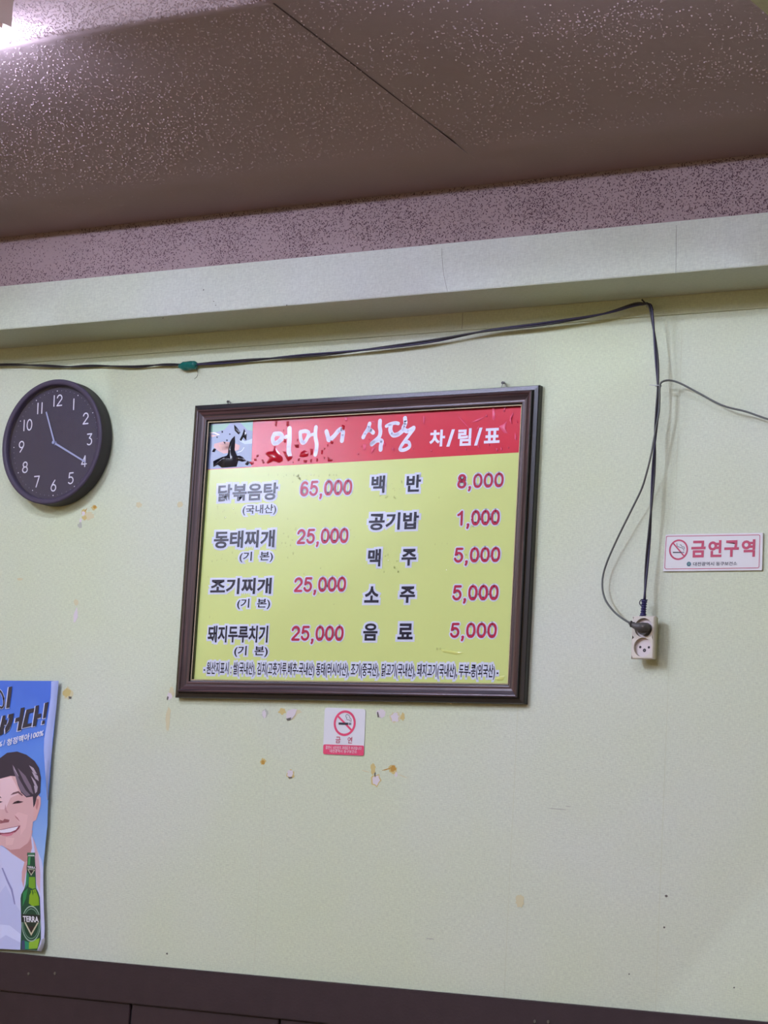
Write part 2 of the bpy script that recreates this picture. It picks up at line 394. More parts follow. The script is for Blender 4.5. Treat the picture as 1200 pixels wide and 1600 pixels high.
for bi, a in enumerate([(414, 1115, 5, 7, T6), (413, 1116, 3.5, 6, T1), (441, 1112, 6, 5, T2), (462, 1112, 9, 4, T4), (459, 1118, 8, 4, T4, .8),
          (595.5, 1115, 6.5, 7, T1), (618, 1121, 8.5, 7.5, T4), (617, 1121, 6.5, 6.5, T1), (629, 1120, 3.5, 6, T2),
          (411, 1190, 4.5, 5, T2), (411, 1191, 3, 3.5, T3), (454, 1210, 6.5, 7, T2), (453.3, 1209, 4.6, 5.6, T1),
          (583, 1201, 4, 8, T2), (588, 1219, 7.5, 9.5, T2), (588, 1219, 5.4, 7.4, T1), (586, 1210, 1.2, 4, T5), (614, 1202, 6.5, 6.5, T2), (614, 1201, 4.4, 4.6, T3), (619, 1210, 2, 4, T1),
          (604, 1202, 7, .9, T3, .25), (630, 1213, 8, .7, T4, -.3), (571, 1205, 6, .8, T4, -.2),
          (139, 806, 9, 7, T4), (147, 793, 5.5, 5, T2), (148, 792, 3, 2.6, T3), (131, 800, 4.6, 5.2, T2), (130.5, 802, 3, 4, T1), (132, 809, 5, 3.6, T2), (126, 813, 2, 4, T1), (125, 821, 4.5, 5, T6), (134, 797, .8, 4, T3, -.7),
          (217, 789, 5, 5, T4), (281, 788, 5, 5, T4), (119, 941, 4.2, 5, T4), (118, 962, 4, 12, T1, -.1), (31, 905, 6, 2, T4),
          (106, 1083, 9, 10, T4), (104, 1083, 7, 7, T2), (268, 1083, 5, 9, T4), (265, 1088, 4, 6, T1), (262, 1091, 1.5, 3, T5), (262.5, 1125, 4, 22, T4),
          (1041, 1400, 1.9, 1.9, T5), (1038, 1449, 1.4, 1.4, T5), (871, 1264, 15, .7, T6, -.04), (888, 1260, 4, .6, T6), (983, 1522, 1, 1, T5), (1147, 1543, 1.1, 1.1, T5),
          (812, 1408, 6, 9, T4), (261, 1490, 1.6, 1.6, T5), (672, 1467, 6, .8, T6)]):
    blob('torn_patch' if a[4] is T1 else 'stain', a[0], a[1], a[2], a[3], a[4], a[5] if len(a) > 5 else 0, y=-.0003-.00001*bi)
# ragged white tear with its dark lower lip
poly_print('torn_patch', [(449, 1111), (456, 1108), (464, 1108), (461, 1117), (455, 1124), (448, 1124), (447, 1118)], -.0012, T1, wall)
poly_print('stain', [(447, 1123), (455, 1121), (454, 1125), (449, 1126)], -.0014, T5, wall)
poly_print('stain', [(589, 1113), (590.5, 1112), (592, 1120), (590, 1121)], -.0014, T5, wall)
poly_print('stain', [(450, 1214), (457, 1214), (456, 1216), (451, 1216)], -.0014, T5, wall)
poly_print('stain', [(107, 1088), (112, 1088.6), (110.5, 1092), (107.5, 1091.5)], -.0012, T5, wall)
for px, py, r in ((318, 453, 1), (334, 471, .8), (254.5, 497, 1.3), (448, 477, 1.1), (337, 477, .8)):
    blob('speck', px, py, r, r, T5, y=-HD-.001)
# hairline crack and seam in the header paper
for pts, ww in (([(690, 388), (692, 418), (694, 432), (699, 455)], .0007), ([(1057, 352), (1056.5, 380), (1056, 428)], .0007)):
    bm = bmesh.new(); P = [on_wall(px, py, -HD-.0004) for px, py in pts]; stroke(bm, catmull(P, 4), ww, -.1804); from_bm('paper_crack', bm, T5, header)
for pts, y_ in (([(724, 455), (723, 494)], -.0062),):
    P = [Vector((on_wall(723, 492, -.0044).x, -.0045, z)) for z in (2.628, 2.664)]
    bm = bmesh.new(); stroke(bm, P, .0008, 0); from_bm('paper_seam', bm, T5, wall)
for px in (800, 1035, 410):
    x = on_wall(px, 1300).x; bm = bmesh.new(); stroke(bm, [Vector((x, -.0003, 1.2196)), Vector((x, -.0003, 2.6))], .0012, 0); from_bm('paper_seam', bm, flat('seam', 192, 197, 166, rough=.6), wall)

# ================================================================== LAMPS (fluorescent battens)
def lamp(x0, x1, y0, y1, ztube, zc, k, label, col=LAMP_COL):
    """batten between (x0, y0) and (x1, y1), tube hanging at ztube, body up to zc"""
    t = thing('fluorescent_lamp', label, 'lamp', ((x0+x1)/2, (y0+y1)/2, zc))
    a, b = Vector((x0, y0, ztube)), Vector((x1, y1, ztube)); d = (b-a).normalized(); n = Vector((-d.y, d.x, 0))
    bm = bmesh.new(); w_ = .03
    vs = [bm.verts.new(p+n*s*w_+Vector((0, 0, h))) for p in (a, b) for s in (-1, 1) for h in (.022, zc-ztube)]
    for f in ((0, 1, 3, 2), (4, 6, 7, 5), (0, 2, 6, 4), (1, 5, 7, 3), (0, 4, 5, 1), (2, 3, 7, 6)): bm.faces.new([vs[i] for i in f])
    from_bm('lamp_body', bm, flat('lamp_white', 205, 185, 175), t)
    for p, s in ((a, 1), (b, -1)):
        bm = bmesh.new(); c = p+d*s*.012; box(bm, c.x-.010, c.x+.010, c.y-.010, c.y+.010, ztube+.011, ztube+.024, bevel=.002)
        from_bm('lamp_holder', bm, flat('lamp_holder', 215, 180, 165), t)
    L_ = (b-a).length
    bm = bmesh.new(); tube(bm, [a+d*q for q in (.004, .008, .016, L_-.016, L_-.008, L_-.004)], [.006, .0115, .0145, .0145, .0115, .006], 16)
    from_bm('lamp_tube', bm, emit('lamp_glow', col, k), t, smooth=True)
    return t
lamp(-3.60, -2.87, -1.185, -1.185, 2.948, 3.03, LAMP_NEAR, 'glowing white fluorescent batten lamp on the textured ceiling at upper left')
lamp(-2.05, -1.30, -1.42, -1.42, 2.945, 2.98, LAMP_NEAR*.72, 'added unseen fluorescent tube near the wall, brightening the right of the header')  # added out of view to light the right end of the header
lamp(-3.8, -3.8, -3.2, -4.2, 3.78, 4.01, LAMP_MAIN, 'fluorescent lamp under the raised ceiling in front of the price board', ROOM_COL)
lamp(-7.0, -7.0, -4.9, -6.1, 3.52, 4.01, LAMP_ROOM*.8, 'fluorescent lamp far to the left under the raised ceiling', ROOM_COL)
lamp(-3.0, -3.0, -5.4, -6.6, 3.85, 4.01, LAMP_ROOM, 'added unseen fluorescent tube giving fill from the back of the room', ROOM_COL)  # added behind the view as far fill light
lamp(.2, .2, -5.0, -6.2, 3.85, 4.01, LAMP_ROOM*.8, 'added unseen fluorescent tube giving fill from the back right', ROOM_COL)  # another fill tube added out of view

# ================================================================== WALL CLOCK
CX, CZ, CR, CY = -3.623, 2.4184, .1505, -.047
clock = thing('wall_clock', 'round dark brown wall clock with white numerals showing about 11:20', 'clock', (CX, 0, CZ))
def lathe(bm, prof, seg=96):
    rings = []
    for r, y in prof: rings.append([bm.verts.new((CX+r*cos(2*pi*k/seg), y, CZ+r*sin(2*pi*k/seg))) for k in range(seg)] if r > 0 else [bm.verts.new((CX, y, CZ))])
    for A, B in zip(rings, rings[1:]):
        for k in range(seg):
            if len(B) == 1: bm.faces.new((A[k], A[(k+1) % seg], B[0]))
            elif len(A) == 1: bm.faces.new((A[0], B[(k+1) % seg], B[k]))
            else: bm.faces.new((A[k], A[(k+1) % seg], B[(k+1) % seg], B[k]))
bm = bmesh.new(); lathe(bm, [(CR-.004, -.004), (CR, -.006), (CR, CY+.003)]); from_bm('case', bm, M['clockside'], clock, smooth=True)
bm = bmesh.new(); lathe(bm, [(CR, CY+.003), (CR-.0015, CY+.0004), (CR-.003, CY), (CR-.011, CY), (CR-.013, CY+.002), (CR-.0135, -.0295)]); from_bm('rim', bm, M['clockwood'], clock, smooth=True)
YD = -.030
bm = bmesh.new(); lathe(bm, [(CR-.0133, YD), (0, YD)]); dial = from_bm('dial', bm, M['dial'], clock)
bm = bmesh.new(); lathe(bm, [(CR-.004, -.0045), (0, -.0045)]); from_bm('back_plate', bm, M['clockside'], clock)
TILT = radians(2.6)
def cpt(r, deg, y=YD-.0004):        # clock face polar point, deg clockwise from 12
    a = radians(90-deg)+TILT; return Vector((CX+r*cos(a), y, CZ-.001+r*sin(a)))
def local(p, dx, dz, y=None): return Vector((p.x+dx*cos(TILT)-dz*sin(TILT), p.y if y is None else y, p.z+dx*sin(TILT)+dz*cos(TILT)))
for h in range(1, 13):
    c = cpt(.103, h*30); H, Wd, st = .0255, .0145, .0030; bm = bmesh.new(); s = str(h)
    adv = .0165; x = -adv*(len(s)-1)/2
    if h in (10, 12): x = -.0085
    if h == 11: x = -.006
    for ch in s:
        cx = x
        def Q(u, v): return local(c, cx+(u-.5)*Wd, (v-.5)*H)
        if ch == '1': P = [[Q(.5, 0), Q(.5, 1)]]
        elif ch == '2': P = [[Q(.02, .76)]+[Q(.5+.48*cos(radians(a)), .70+.30*sin(radians(a))) for a in range(165, -30, -20)]+[Q(.0, 0), Q(1, 0)]]
        elif ch == '3': P = [[Q(.05, 1), Q(.92, 1), Q(.45, .62)]+[Q(.45+.5*cos(radians(a)), .30+.31*sin(radians(a))) for a in range(85, -150, -20)]]
        elif ch == '4': P = [[Q(1, .24), Q(0, .24), Q(.68, 1), Q(.68, 0)]]
        elif ch == '5': P = [[Q(.95, 1), Q(.22, 1), Q(.12, .56)]+[Q(.45+.52*cos(radians(a)), .31+.31*sin(radians(a))) for a in range(120, -150, -20)]]
        elif ch == '6': P = [[Q(.75, 1), Q(.25, .62)]+[Q(.5+.48*cos(radians(a)), .30+.30*sin(radians(a))) for a in range(165, 540, 20)]]
        elif ch == '7': P = [[Q(0, 1), Q(1, 1), Q(.4, 0)]]
        elif ch == '8': P = [[Q(.5+.42*cos(radians(a)), .76+.24*sin(radians(a))) for a in range(0, 361, 24)], [Q(.5+.5*cos(radians(a)), .27+.27*sin(radians(a))) for a in range(0, 361, 24)]]
        elif ch == '9': P = [[Q(.25, 0), Q(.75, .38)]+[Q(.5+.48*cos(radians(a)), .70+.30*sin(radians(a))) for a in range(-15, 350, 20)]]
        elif ch == '0': P = [[Q(.5+.5*cos(radians(a)), .5+.5*sin(radians(a))) for a in range(0, 361, 20)]]
        for q in P: stroke(bm, q, st, 0)
        x += adv if h != 11 else .0125
    from_bm('numeral', bm, M['white_ink'], dial)
for i in range(60):
    r = .0014 if i % 5 == 0 else .0008
    bm = bmesh.new(); c = cpt(.1265, i*6); bm.faces.new([bm.verts.new(c+Vector((cos(k*pi/4)*r, 0, sin(k*pi/4)*r))) for k in range(8)])
    from_bm('minute_dot', bm, M['white_ink'] if i % 5 == 0 else flat('dot_grey', 150, 150, 165), dial)
for nm, r, deg, wd, y in (('hour_hand', .083, -20.5, .0052, -.0335), ('minute_hand', .112, 119.5, .0052, -.0355)):
    a = cpt(-.006, deg, y); b = cpt(r, deg, y); d = (b-a).normalized(); n = Vector((-d.z, 0, d.x))
    vs = []
    for yy in (y, y+.0008):
        for p, k in ((a, .42), (b, .34)): vs += [Vector((p.x, yy, p.z))+n*wd*k, Vector((p.x, yy, p.z))-n*wd*k]
    from_data(nm, vs, [(0, 1, 3, 2), (4, 6, 7, 5), (0, 2, 6, 4), (1, 5, 7, 3), (0, 4, 5, 1), (2, 3, 7, 6)], M['hand'], clock)
bm = bmesh.new(); cyl(bm, (CX, YD, CZ-.001), (0, -1, 0), .0042, .0038, .0085, 20); cyl(bm, (CX, YD-.0085, CZ-.001), (0, -1, 0), .0016, .0012, .001, 12); from_bm('hand_hub', bm, M['hand'], clock)
# glass: clear sheet with weak reflections
gm = bpy.data.materials.new('clear_pane'); gm.use_nodes = True; nt = gm.node_tree; nt.nodes.remove(nt.nodes['Principled BSDF'])
tr = nt.nodes.new('ShaderNodeBsdfTransparent'); tr.inputs[0].default_value = (.94, .94, .96, 1); gl = nt.nodes.new('ShaderNodeBsdfGlossy'); gl.inputs['Roughness'].default_value = .08
fr = nt.nodes.new('ShaderNodeFresnel'); fr.inputs[0].default_value = 1.35; mx = nt.nodes.new('ShaderNodeMixShader')
nt.links.new(fr.outputs[0], mx.inputs[0]); nt.links.new(tr.outputs[0], mx.inputs[1]); nt.links.new(gl.outputs[0], mx.inputs[2]); nt.links.new(mx.outputs[0], nt.nodes['Material Output'].inputs[0])
bm = bmesh.new(); lathe(bm, [(CR-.013, -.0405), (0, -.0405)]); from_bm('glass', bm, gm, clock)

# ================================================================== MENU BOARD
cm = gm.copy(); cm.name = 'clear_film'; M['b_clear'] = cm
for n_ in cm.node_tree.nodes:
    if n_.type == 'FRESNEL': n_.inputs[0].default_value = 1.9
    if n_.type == 'BSDF_TRANSPARENT': n_.inputs[0].default_value = (.97, .97, .96, 1)
    if n_.type == 'BSDF_GLOSSY': n_.inputs['Roughness'].default_value = .12

YP, YBD = -.006, -.0145            # print plane, bead plane
bx0, bx1, bz0, bz1 = -3.190, -2.3785, 1.8597, 2.4508
board = thing('menu_board', 'framed price board with yellow sheet and red header listing dishes in Korean', 'menu board', ((bx0+bx1)/2, 0, bz0-.041))
prof = [(0, 0), (0, .014), (.0015, .0165), (.010, .0175), (.0115, .019), (.0122, .0235), (.0132, .026), (.0155, .0268), (.0178, .026), (.0186, .0235), (.0205, .0225), (.0265, .0195), (.031, .0185), (.0345, .019), (.037, .0185), (.0376, .0145), (.0422, .0138), (.0426, .0132), (.0428, .004)]
OX0, OX1, OZ0, OZ1 = bx0-.041, bx1+.041, bz0-.041, bz1+.041
def rail(side):
    vs, fs = [], []
    for (w_, h) in prof:
        a = {'bottom': ((OX0+w_, OZ0+w_), (OX1-w_, OZ0+w_)), 'top': ((OX1-w_, OZ1-w_), (OX0+w_, OZ1-w_)),
             'left': ((OX0+w_, OZ1-w_), (OX0+w_, OZ0+w_)), 'right': ((OX1-w_, OZ0+w_), (OX1-w_, OZ1-w_))}[side]
        for (x, z) in a: vs.append((x, -h, z))
    n = len(prof)
    for k in range(n-1): fs.append((2*k, 2*k+1, 2*k+3, 2*k+2))
    o = from_data('frame_rail', vs, fs, [M['mould_x'] if side in ('top', 'bottom') else M['mould_z'], M['black']], board)
    for k, p in enumerate(o.data.polygons): p.material_index = 1 if (k < 6 or k >= 14) else 0
    return o
for s in ('bottom', 'top', 'left', 'right'): rail(s)
bm = bmesh.new(); box(bm, OX0+.004, OX1-.004, -.0045, -.0005, OZ0+.004, OZ1-.004); from_bm('backing_board', bm, flat('hardboard', 110, 84, 60), board)
# string of beads round the sheet
bv, bf = [], []
def bead(x, z):
    k = len(bv); r = .00135
    for q in ((1, 0, 0), (0, 0, 1), (-1, 0, 0), (0, 0, -1), (0, -1, 0), (.7, -.6, .7), (-.7, -.6, .7), (-.7, -.6, -.7), (.7, -.6, -.7)): bv.append((x+q[0]*r, YBD+q[1]*r, z+q[2]*r))
    bf.extend([(k+a, k+b, k+c) for a, b, c in ((0, 1, 5), (1, 2, 6), (2, 3, 7), (3, 0, 8), (5, 1, 6), (6, 2, 7), (7, 3, 8), (8, 0, 5), (5, 6, 4), (6, 7, 4), (7, 8, 4), (8, 5, 4))])
nX, nZ = 272, 198
for i in range(nX): 
    for z in (bz0, bz1): bead(bx0+(bx1-bx0)*i/(nX-1), z)
for i in range(1, nZ-1):
    for x in (bx0, bx1): bead(x, bz0+(bz1-bz0)*i/(nZ-1))
from_data('beading', bv, bf, M['gold'], board, kind='stuff', label='cream beads around the sheet')
e = .0
yel = from_data('yellow_sheet', [(bx0-.001, YP, bz0-.002), (bx1+.001, YP, bz0-.002), (bx1+.001, YP, bz1+.002), (bx0-.001, YP, bz1+.002)], [(0, 1, 2, 3)], M['yellow'], board)
hz = 2.3462
hdr = from_data('header_band', [(bx0-.001, YP-.0002, hz-.0045), (bx1+.001, YP-.0002, hz+.0045), (bx1+.001, YP-.0002, bz1+.002), (bx0-.001, YP-.0002, bz1+.002)], [(0, 1, 2, 3)], M['red'], board)
YT = YP-.0005
dark_rows = [[('닭볶음탕', (339.7, 784), (434.9, 753.5))], [('(국내산)', (378.6, 805.5), (432.1, 787.5))],
    [('동태찌개', (333.3, 857), (430, 827.5))], [('(기  본)', (373.8, 878.8), (427, 861.3))],
    [('조기찌개', (328, 928.8), (425, 902.5))], [('(기  본)', (370, 952), (422.5, 935))],
    [('돼지두루치기', (323.8, 1003.8), (419.3, 977.5))], [('(기  본)', (365.5, 1026.3), (418.8, 1009.3))],
    [('백', (579.5, 770.5), (602, 742.6)), ('반', (634.3, 768.8), (658.3, 741.3))], [('공기밥', (575.5, 828.8), (655, 799.5))],
    [('맥', (574.1, 885.3), (595.5, 857.5)), ('주', (626.7, 884), (651.2, 857.3))], [('소', (568.8, 941.8), (592.8, 916)), ('주', (624, 942.1), (649.3, 916))],
    [('음', (566.7, 1000.8), (590.7, 973.9)), ('료', (620.8, 999), (645.9, 974.1))]]
def arc(cx, cy, rx, ry, a0, a1, n=14, e=1.0):
    out = []
    for k in range(n+1):
        a = radians(a0+(a1-a0)*k/n); c_, s_ = cos(a), sin(a)
        out.append((cx+rx*math.copysign(abs(c_)**e, c_), cy+ry*math.copysign(abs(s_)**e, s_)))
    return out
W0, W1 = .09, .91            # stroke centre lines inside a unit-high digit
DG = {'0': [arc(.33, .5, .26, .43, 90, 450, 28, .88)], '1': [[(.12, .72), (.26, .78), (.40, .93), (.40, .07)]],
      '5': [[(.58, .93), (.17, .93), (.11, .52)]+arc(.32, .36, .27, .29, 140, -160, 16)], '2': [arc(.33, .68, .26, .25, 170, -30, 12)+[(.10, .12), (.08, .07), (.60, .07)]],
      '6': [arc(.36, .50, .28, .43, 50, 200, 10)+arc(.34, .33, .25, .26, 180, -180, 20)], '8': [arc(.33, .735, .22, .195, 0, 360, 18), arc(.33, .295, .26, .225, 0, 360, 18)]}
def digits(s, bl, tr):
    A = on_wall(*bl, YT); B = on_wall(*tr, YT); H = B.z-A.z
    adv = [.40 if c == ',' else .776 for c in s]; tot = sum(adv)-.11; kx = (B.x-A.x)/tot
    for nm, m_, wd, y in (('price_outline', M['p_halo'], .36, YT+.00015), ('price_lettering', M['p_crim'], .165, YT-.0003)):
        x = 0.0; bm = bmesh.new()
        for c, a in zip(s, adv):
            if c == ',':
                q = [(.08, .06), (.13, .06), (.10, -.08), (.06, -.16)]; L_ = [[Vector((A.x+(x+.05+u)*kx, y, A.z+v*H)) for u, v in q]]
            else: L_ = [[Vector((A.x+(x+u)*kx, y, A.z+v*H)) for u, v in q] for q in DG[c]]
            for q in L_: stroke(bm, q, wd*H, 0)
            x += a
        from_bm(nm, bm, m_, yel)
P = '0'
price_rows = [[('65,000', (468.5, 775.6), (550.8, 749.3), P)], [('25,000', (463.8, 850), (545, 825), P)], [('25,000', (459.3, 925), (541.3, 901.3), P)], [('25,000', (455, 1001), (537.5, 978), P)],
    [('8,000', (714.3, 763.3), (787.5, 738.5), P)], [('1,000', (713, 821.5), (781.3, 796.3), P)], [('5,000', (709.3, 879), (782.1, 854.7), P)], [('5,000', (706.7, 938), (779.5, 913.9), P)], [('5,000', (703.2, 996.5), (776.8, 973.3), P)]]
foot = [[('- 원산지표시 : 쌀(국내산), 김치(고춧가루,배추-국내산) 동태(러시아산), 조기(중국산), 닭고기(국내산), 돼지고기(국내산), 두부-콩(외국산) -', (317.6, 1056.5), (779.2, 1037.8))]]
for rows, m, b, hl in ((dark_rows, M['p_navy'], .030, .15), (price_rows, M['p_crim'], .028, .14), (foot, M['p_navy'], .012, .18)):
    for r in rows:
        small = r[0][0].startswith('(')
        for q in r:
            if m is M['p_crim']:
                digits(q[0], q[1], q[2]); continue
            letters('lettering_outline', [q], M['p_halo'], yel, YT+.00015, b, halo=hl*(1.25 if small else 1))
            letters('lettering', [q], m, yel, YT-.0004, b*(.55 if small else 1))
for q in [('차', (670.4, 698.4), (696, 670.9)), ('/', (697.3, 698), (710.9, 670.7)), ('림', (715, 697), (737, 669)), ('/', (740.7, 696.3), (754, 668)), ('표', (756, 693), (781.6, 668.3))]: letters('lettering', [q], M['p_white'], hdr, YT, .035)
# brush lettering, traced stroke by stroke
def z1(*a): return [(320+x/7.5, 640+y/7.5) for x, y in a]
def z2(*a): return [(460+x/6, 630+y/6) for x, y in a]
brush = [
 (z1((815, 285), (795, 340), (812, 395), (860, 375), (905, 320), (885, 285), (825, 283)), 5.4), (z1((850, 395), (905, 350), (960, 315)), 4.6), (z1((992, 222), (992, 340), (985, 430), (985, 490), (995, 545)), 6.4),
 (z2((55, 270), (58, 330), (75, 370), (105, 355), (135, 285), (105, 262), (60, 268)), 4.8), (z2((120, 330), (150, 300), (185, 290)), 3.8), (z2((202, 225), (196, 300), (208, 380), (205, 440), (196, 482)), 5.2),
 (z2((300, 265), (315, 315), (325, 345), (370, 310), (410, 262), (440, 243), (455, 270), (450, 320), (445, 352)), 5.6),
 (z2((705, 192), (690, 240), (662, 285), (645, 320)), 5.0), (z2((688, 250), (715, 255), (738, 275)), 5.4), (z2((803, 165), (800, 220), (806, 270), (790, 322), (725, 378)), 5.2), (z2((725, 385), (770, 350), (818, 355), (810, 400), (808, 435)), 5.4),
 (z2((862, 215), (900, 195), (945, 185), (975, 190)), 4.2), (z2((905, 200), (900, 255), (925, 298), (970, 292), (1010, 262)), 5.6), (z2((1037, 140), (1040, 190), (1022, 235), (1060, 262), (1118, 232)), 5.4),
 (z2((1120, 240), (1075, 300), (1030, 360), (1000, 405), (992, 435), (1030, 438), (1078, 410), (1072, 368), (1040, 362)), 4.2)]
for a_, b_ in ((0, 3), (3, 6), (6, 7), (7, 11), (11, 15)):      # one object per syllable
    bm = bmesh.new()
    for pts, wd in brush[a_:b_]: stroke(bm, catmull([on_wall(px, py, YT) for px, py in pts], 6), wd/700*1.30, 0)
    from_bm('brush_lettering', bm, M['p_white'], hdr)
# small food picture at the left end of the header
pic = poly_print('food_picture', z1((60, 165), (566, 118), (545, 668), (30, 700)), YP-.0004, film('pic_slate', srgb(112, 122, 146)), board, label='small slate and orange food picture')
for pts, c in ((((78, 182), (300, 156), (230, 235), (130, 265), (74, 262)), (104, 146, 118)), (((410, 145), (566, 128), (560, 250), (500, 240)), (110, 156, 136)), (((420, 330), (470, 370), (556, 340), (553, 400), (470, 405), (415, 375)), (158, 172, 192)),
               (((110, 400), (220, 375), (330, 385), (410, 420), (400, 470), (300, 505), (220, 515), (150, 480), (105, 440)), (190, 130, 118)), (((160, 410), (260, 395), (330, 420), (280, 470), (190, 480)), (206, 140, 116)), (((62, 265), (120, 265), (180, 295), (150, 300), (110, 280), (62, 280)), (196, 180, 170)),
               (((70, 290), (150, 305), (80, 325)), (186, 150, 140))):
    poly_print('picture_patch', z1(*pts), YP-.0006, film('pic_%d_%d' % c[:2], srgb(*c)), pic)
bm = bmesh.new(); stroke(bm, catmull([on_wall(px, py, YP-.0007) for px, py in z1((385, 500), (430, 485), (460, 445))], 5), .0014, 0); from_bm('picture_line', bm, film('pic_arc', srgb(190, 196, 205)), pic)
# blisters where the film has lifted
def dome(bm, pts, y, h, inset=.45):
    c = sum(pts, Vector())/len(pts)
    R = [[bm.verts.new(Vector((c.x+(p.x-c.x)*s, y-hh, c.z+(p.z-c.z)*s))) for p in pts] for s, hh in ((1, 0), (.72, h*.7), (.38, h))]
    n = len(pts)
    for A, B in zip(R, R[1:]):
        for k in range(n): bm.faces.new((A[k], A[(k+1) % n], B[(k+1) % n], B[k]))
    bm.faces.new(R[-1])
def blister(pxs, m, h=.0016, par=hdr):
    bm = bmesh.new(); dome(bm, [on_wall(px, py, YP-.0008) for px, py in pxs], YP-.0008, h)
    return from_bm('film_blister', bm, m, par, smooth=True)
DARKS = [((352, 308), (356, 380), (350, 470), (372, 525), (395, 590), (372, 668), (200, 682), (150, 645), (100, 672), (98, 605), (180, 588), (248, 560), (285, 495), (292, 385), (318, 340)),
         ((342, 175), (372, 205), (418, 268), (395, 292), (350, 245)), ((462, 225), (492, 290), (486, 362), (455, 320), (425, 372), (410, 350), (440, 290)), ((350, 548), (410, 540), (450, 560), (485, 600), (440, 612), (372, 590)),
         ((500, 600), (535, 612), (500, 655), (470, 640)), ((200, 245), (215, 262), (200, 275)), ((285, 280), (305, 285), (290, 298)), ((135, 315), (155, 320), (142, 335)), ((215, 375), (245, 380), (235, 405)), ((105, 455), (135, 462), (110, 500), (85, 492)), ((250, 350), (272, 355), (258, 372))]
for p in DARKS: blister(z1(*p), M['b_dark'])
REDS = [z1((820, 418), (848, 482), (912, 560), (912, 602), (870, 625), (800, 600), (740, 636), (722, 620), (760, 565), (706, 520), (742, 490), (798, 490)), z1((908, 485), (945, 492), (985, 560), (1035, 545), (1020, 575), (975, 608), (955, 570)),
        z1((525, 610), (572, 612), (572, 640), (540, 648)), z1((820, 130), (850, 135), (840, 200), (820, 185)), z1((955, 140), (985, 135), (985, 195), (955, 190)), z1((600, 530), (632, 525), (630, 552), (605, 558)), z1((575, 575), (605, 570), (608, 598), (580, 600)), z1((660, 585), (685, 585), (702, 625), (680, 635)),
        z1((915, 235), (930, 235), (928, 262)), z1((925, 340), (955, 345), (945, 390), (920, 380)), z1((1085, 580), (1112, 572), (1108, 600), (1090, 602)), z1((1025, 610), (1042, 612), (1035, 635)), z1((1048, 410), (1105, 405), (1100, 450), (1065, 448)), z1((1078, 340), (1095, 345), (1088, 368)),
        z2((90, 440), (130, 460), (128, 495), (80, 508), (45, 500), (60, 462)), z2((145, 425), (172, 430), (170, 480), (150, 490)), z2((85, 530), (120, 535), (115, 558), (88, 556)), z2((148, 525), (165, 525), (160, 555), (148, 552)), z2((205, 515), (220, 520), (216, 548), (203, 545)), z2((30, 520), (52, 515), (45, 540)),
        z2((310, 500), (360, 530), (345, 545), (312, 545)), z2((250, 440), (265, 440), (260, 480), (250, 475)), z2((275, 415), (290, 420), (280, 438)), z2((340, 345), (368, 365), (355, 385), (335, 375)), z2((445, 200), (470, 210), (465, 260), (445, 240)), z2((270, 500), (288, 505), (282, 528)), z2((20, 340), (35, 345), (28, 360)),
        z2((305, 385), (318, 380), (312, 410)), z2((5, 390), (45, 385), (40, 415), (12, 418))]
for p in REDS: blister(p, M['b_red'])
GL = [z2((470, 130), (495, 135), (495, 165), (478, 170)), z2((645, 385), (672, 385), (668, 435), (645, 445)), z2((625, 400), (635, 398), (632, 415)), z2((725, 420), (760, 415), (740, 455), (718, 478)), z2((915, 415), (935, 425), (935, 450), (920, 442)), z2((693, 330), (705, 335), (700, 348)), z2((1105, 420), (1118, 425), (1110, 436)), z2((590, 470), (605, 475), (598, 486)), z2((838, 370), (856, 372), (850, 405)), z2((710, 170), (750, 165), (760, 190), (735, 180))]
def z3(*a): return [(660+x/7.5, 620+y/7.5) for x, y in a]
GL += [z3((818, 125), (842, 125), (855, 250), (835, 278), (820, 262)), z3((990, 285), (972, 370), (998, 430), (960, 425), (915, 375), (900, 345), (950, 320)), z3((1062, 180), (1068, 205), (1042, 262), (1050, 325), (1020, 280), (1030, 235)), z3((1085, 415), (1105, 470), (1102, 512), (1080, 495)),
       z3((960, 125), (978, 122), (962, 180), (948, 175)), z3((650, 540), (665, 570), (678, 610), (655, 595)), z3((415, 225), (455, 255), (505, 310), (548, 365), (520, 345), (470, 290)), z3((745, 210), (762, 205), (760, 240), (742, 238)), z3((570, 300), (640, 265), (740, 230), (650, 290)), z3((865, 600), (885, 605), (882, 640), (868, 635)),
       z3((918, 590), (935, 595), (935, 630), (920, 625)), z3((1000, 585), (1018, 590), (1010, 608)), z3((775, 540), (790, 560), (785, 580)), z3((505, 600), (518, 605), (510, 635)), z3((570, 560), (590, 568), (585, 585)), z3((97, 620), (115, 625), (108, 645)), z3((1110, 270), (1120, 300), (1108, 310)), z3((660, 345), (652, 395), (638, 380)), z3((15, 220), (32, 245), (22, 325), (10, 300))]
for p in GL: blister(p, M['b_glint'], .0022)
# pinprick bubbles over the yellow sheet
rb = random.Random(3); bm = bmesh.new()
cl = [(470, 745, 45, 8, 26), (350, 800, 22, 18, 10), (610, 770, 30, 14, 10), (450, 840, 16, 26, 16), (360, 870, 26, 12, 12), (600, 880, 26, 16, 12), (330, 940, 14, 60, 8), (720, 845, 50, 50, 10), (540, 830, 14, 14, 5), (760, 735, 26, 6, 5), (500, 910, 40, 30, 8), (640, 750, 40, 6, 8), (690, 1015, 10, 4, 3)]
for cx, cy, sx, sy, n in cl:
    for i in range(n):
        px, py = rb.gauss(cx, sx*.6), rb.gauss(cy, sy*.6); py = max(py, 742)
        c = on_wall(px, py, YP-.0007); r = rb.uniform(.0008, .0022); st = rb.uniform(1, 2); 
        dome(bm, [c+Vector((cos(k*pi/4)*r, 0, sin(k*pi/4)*r*st)) for k in range(8)], c.y, r*.5)
from_bm('film_bubbles', bm, M['b_clear'], yel, smooth=True, kind='stuff')
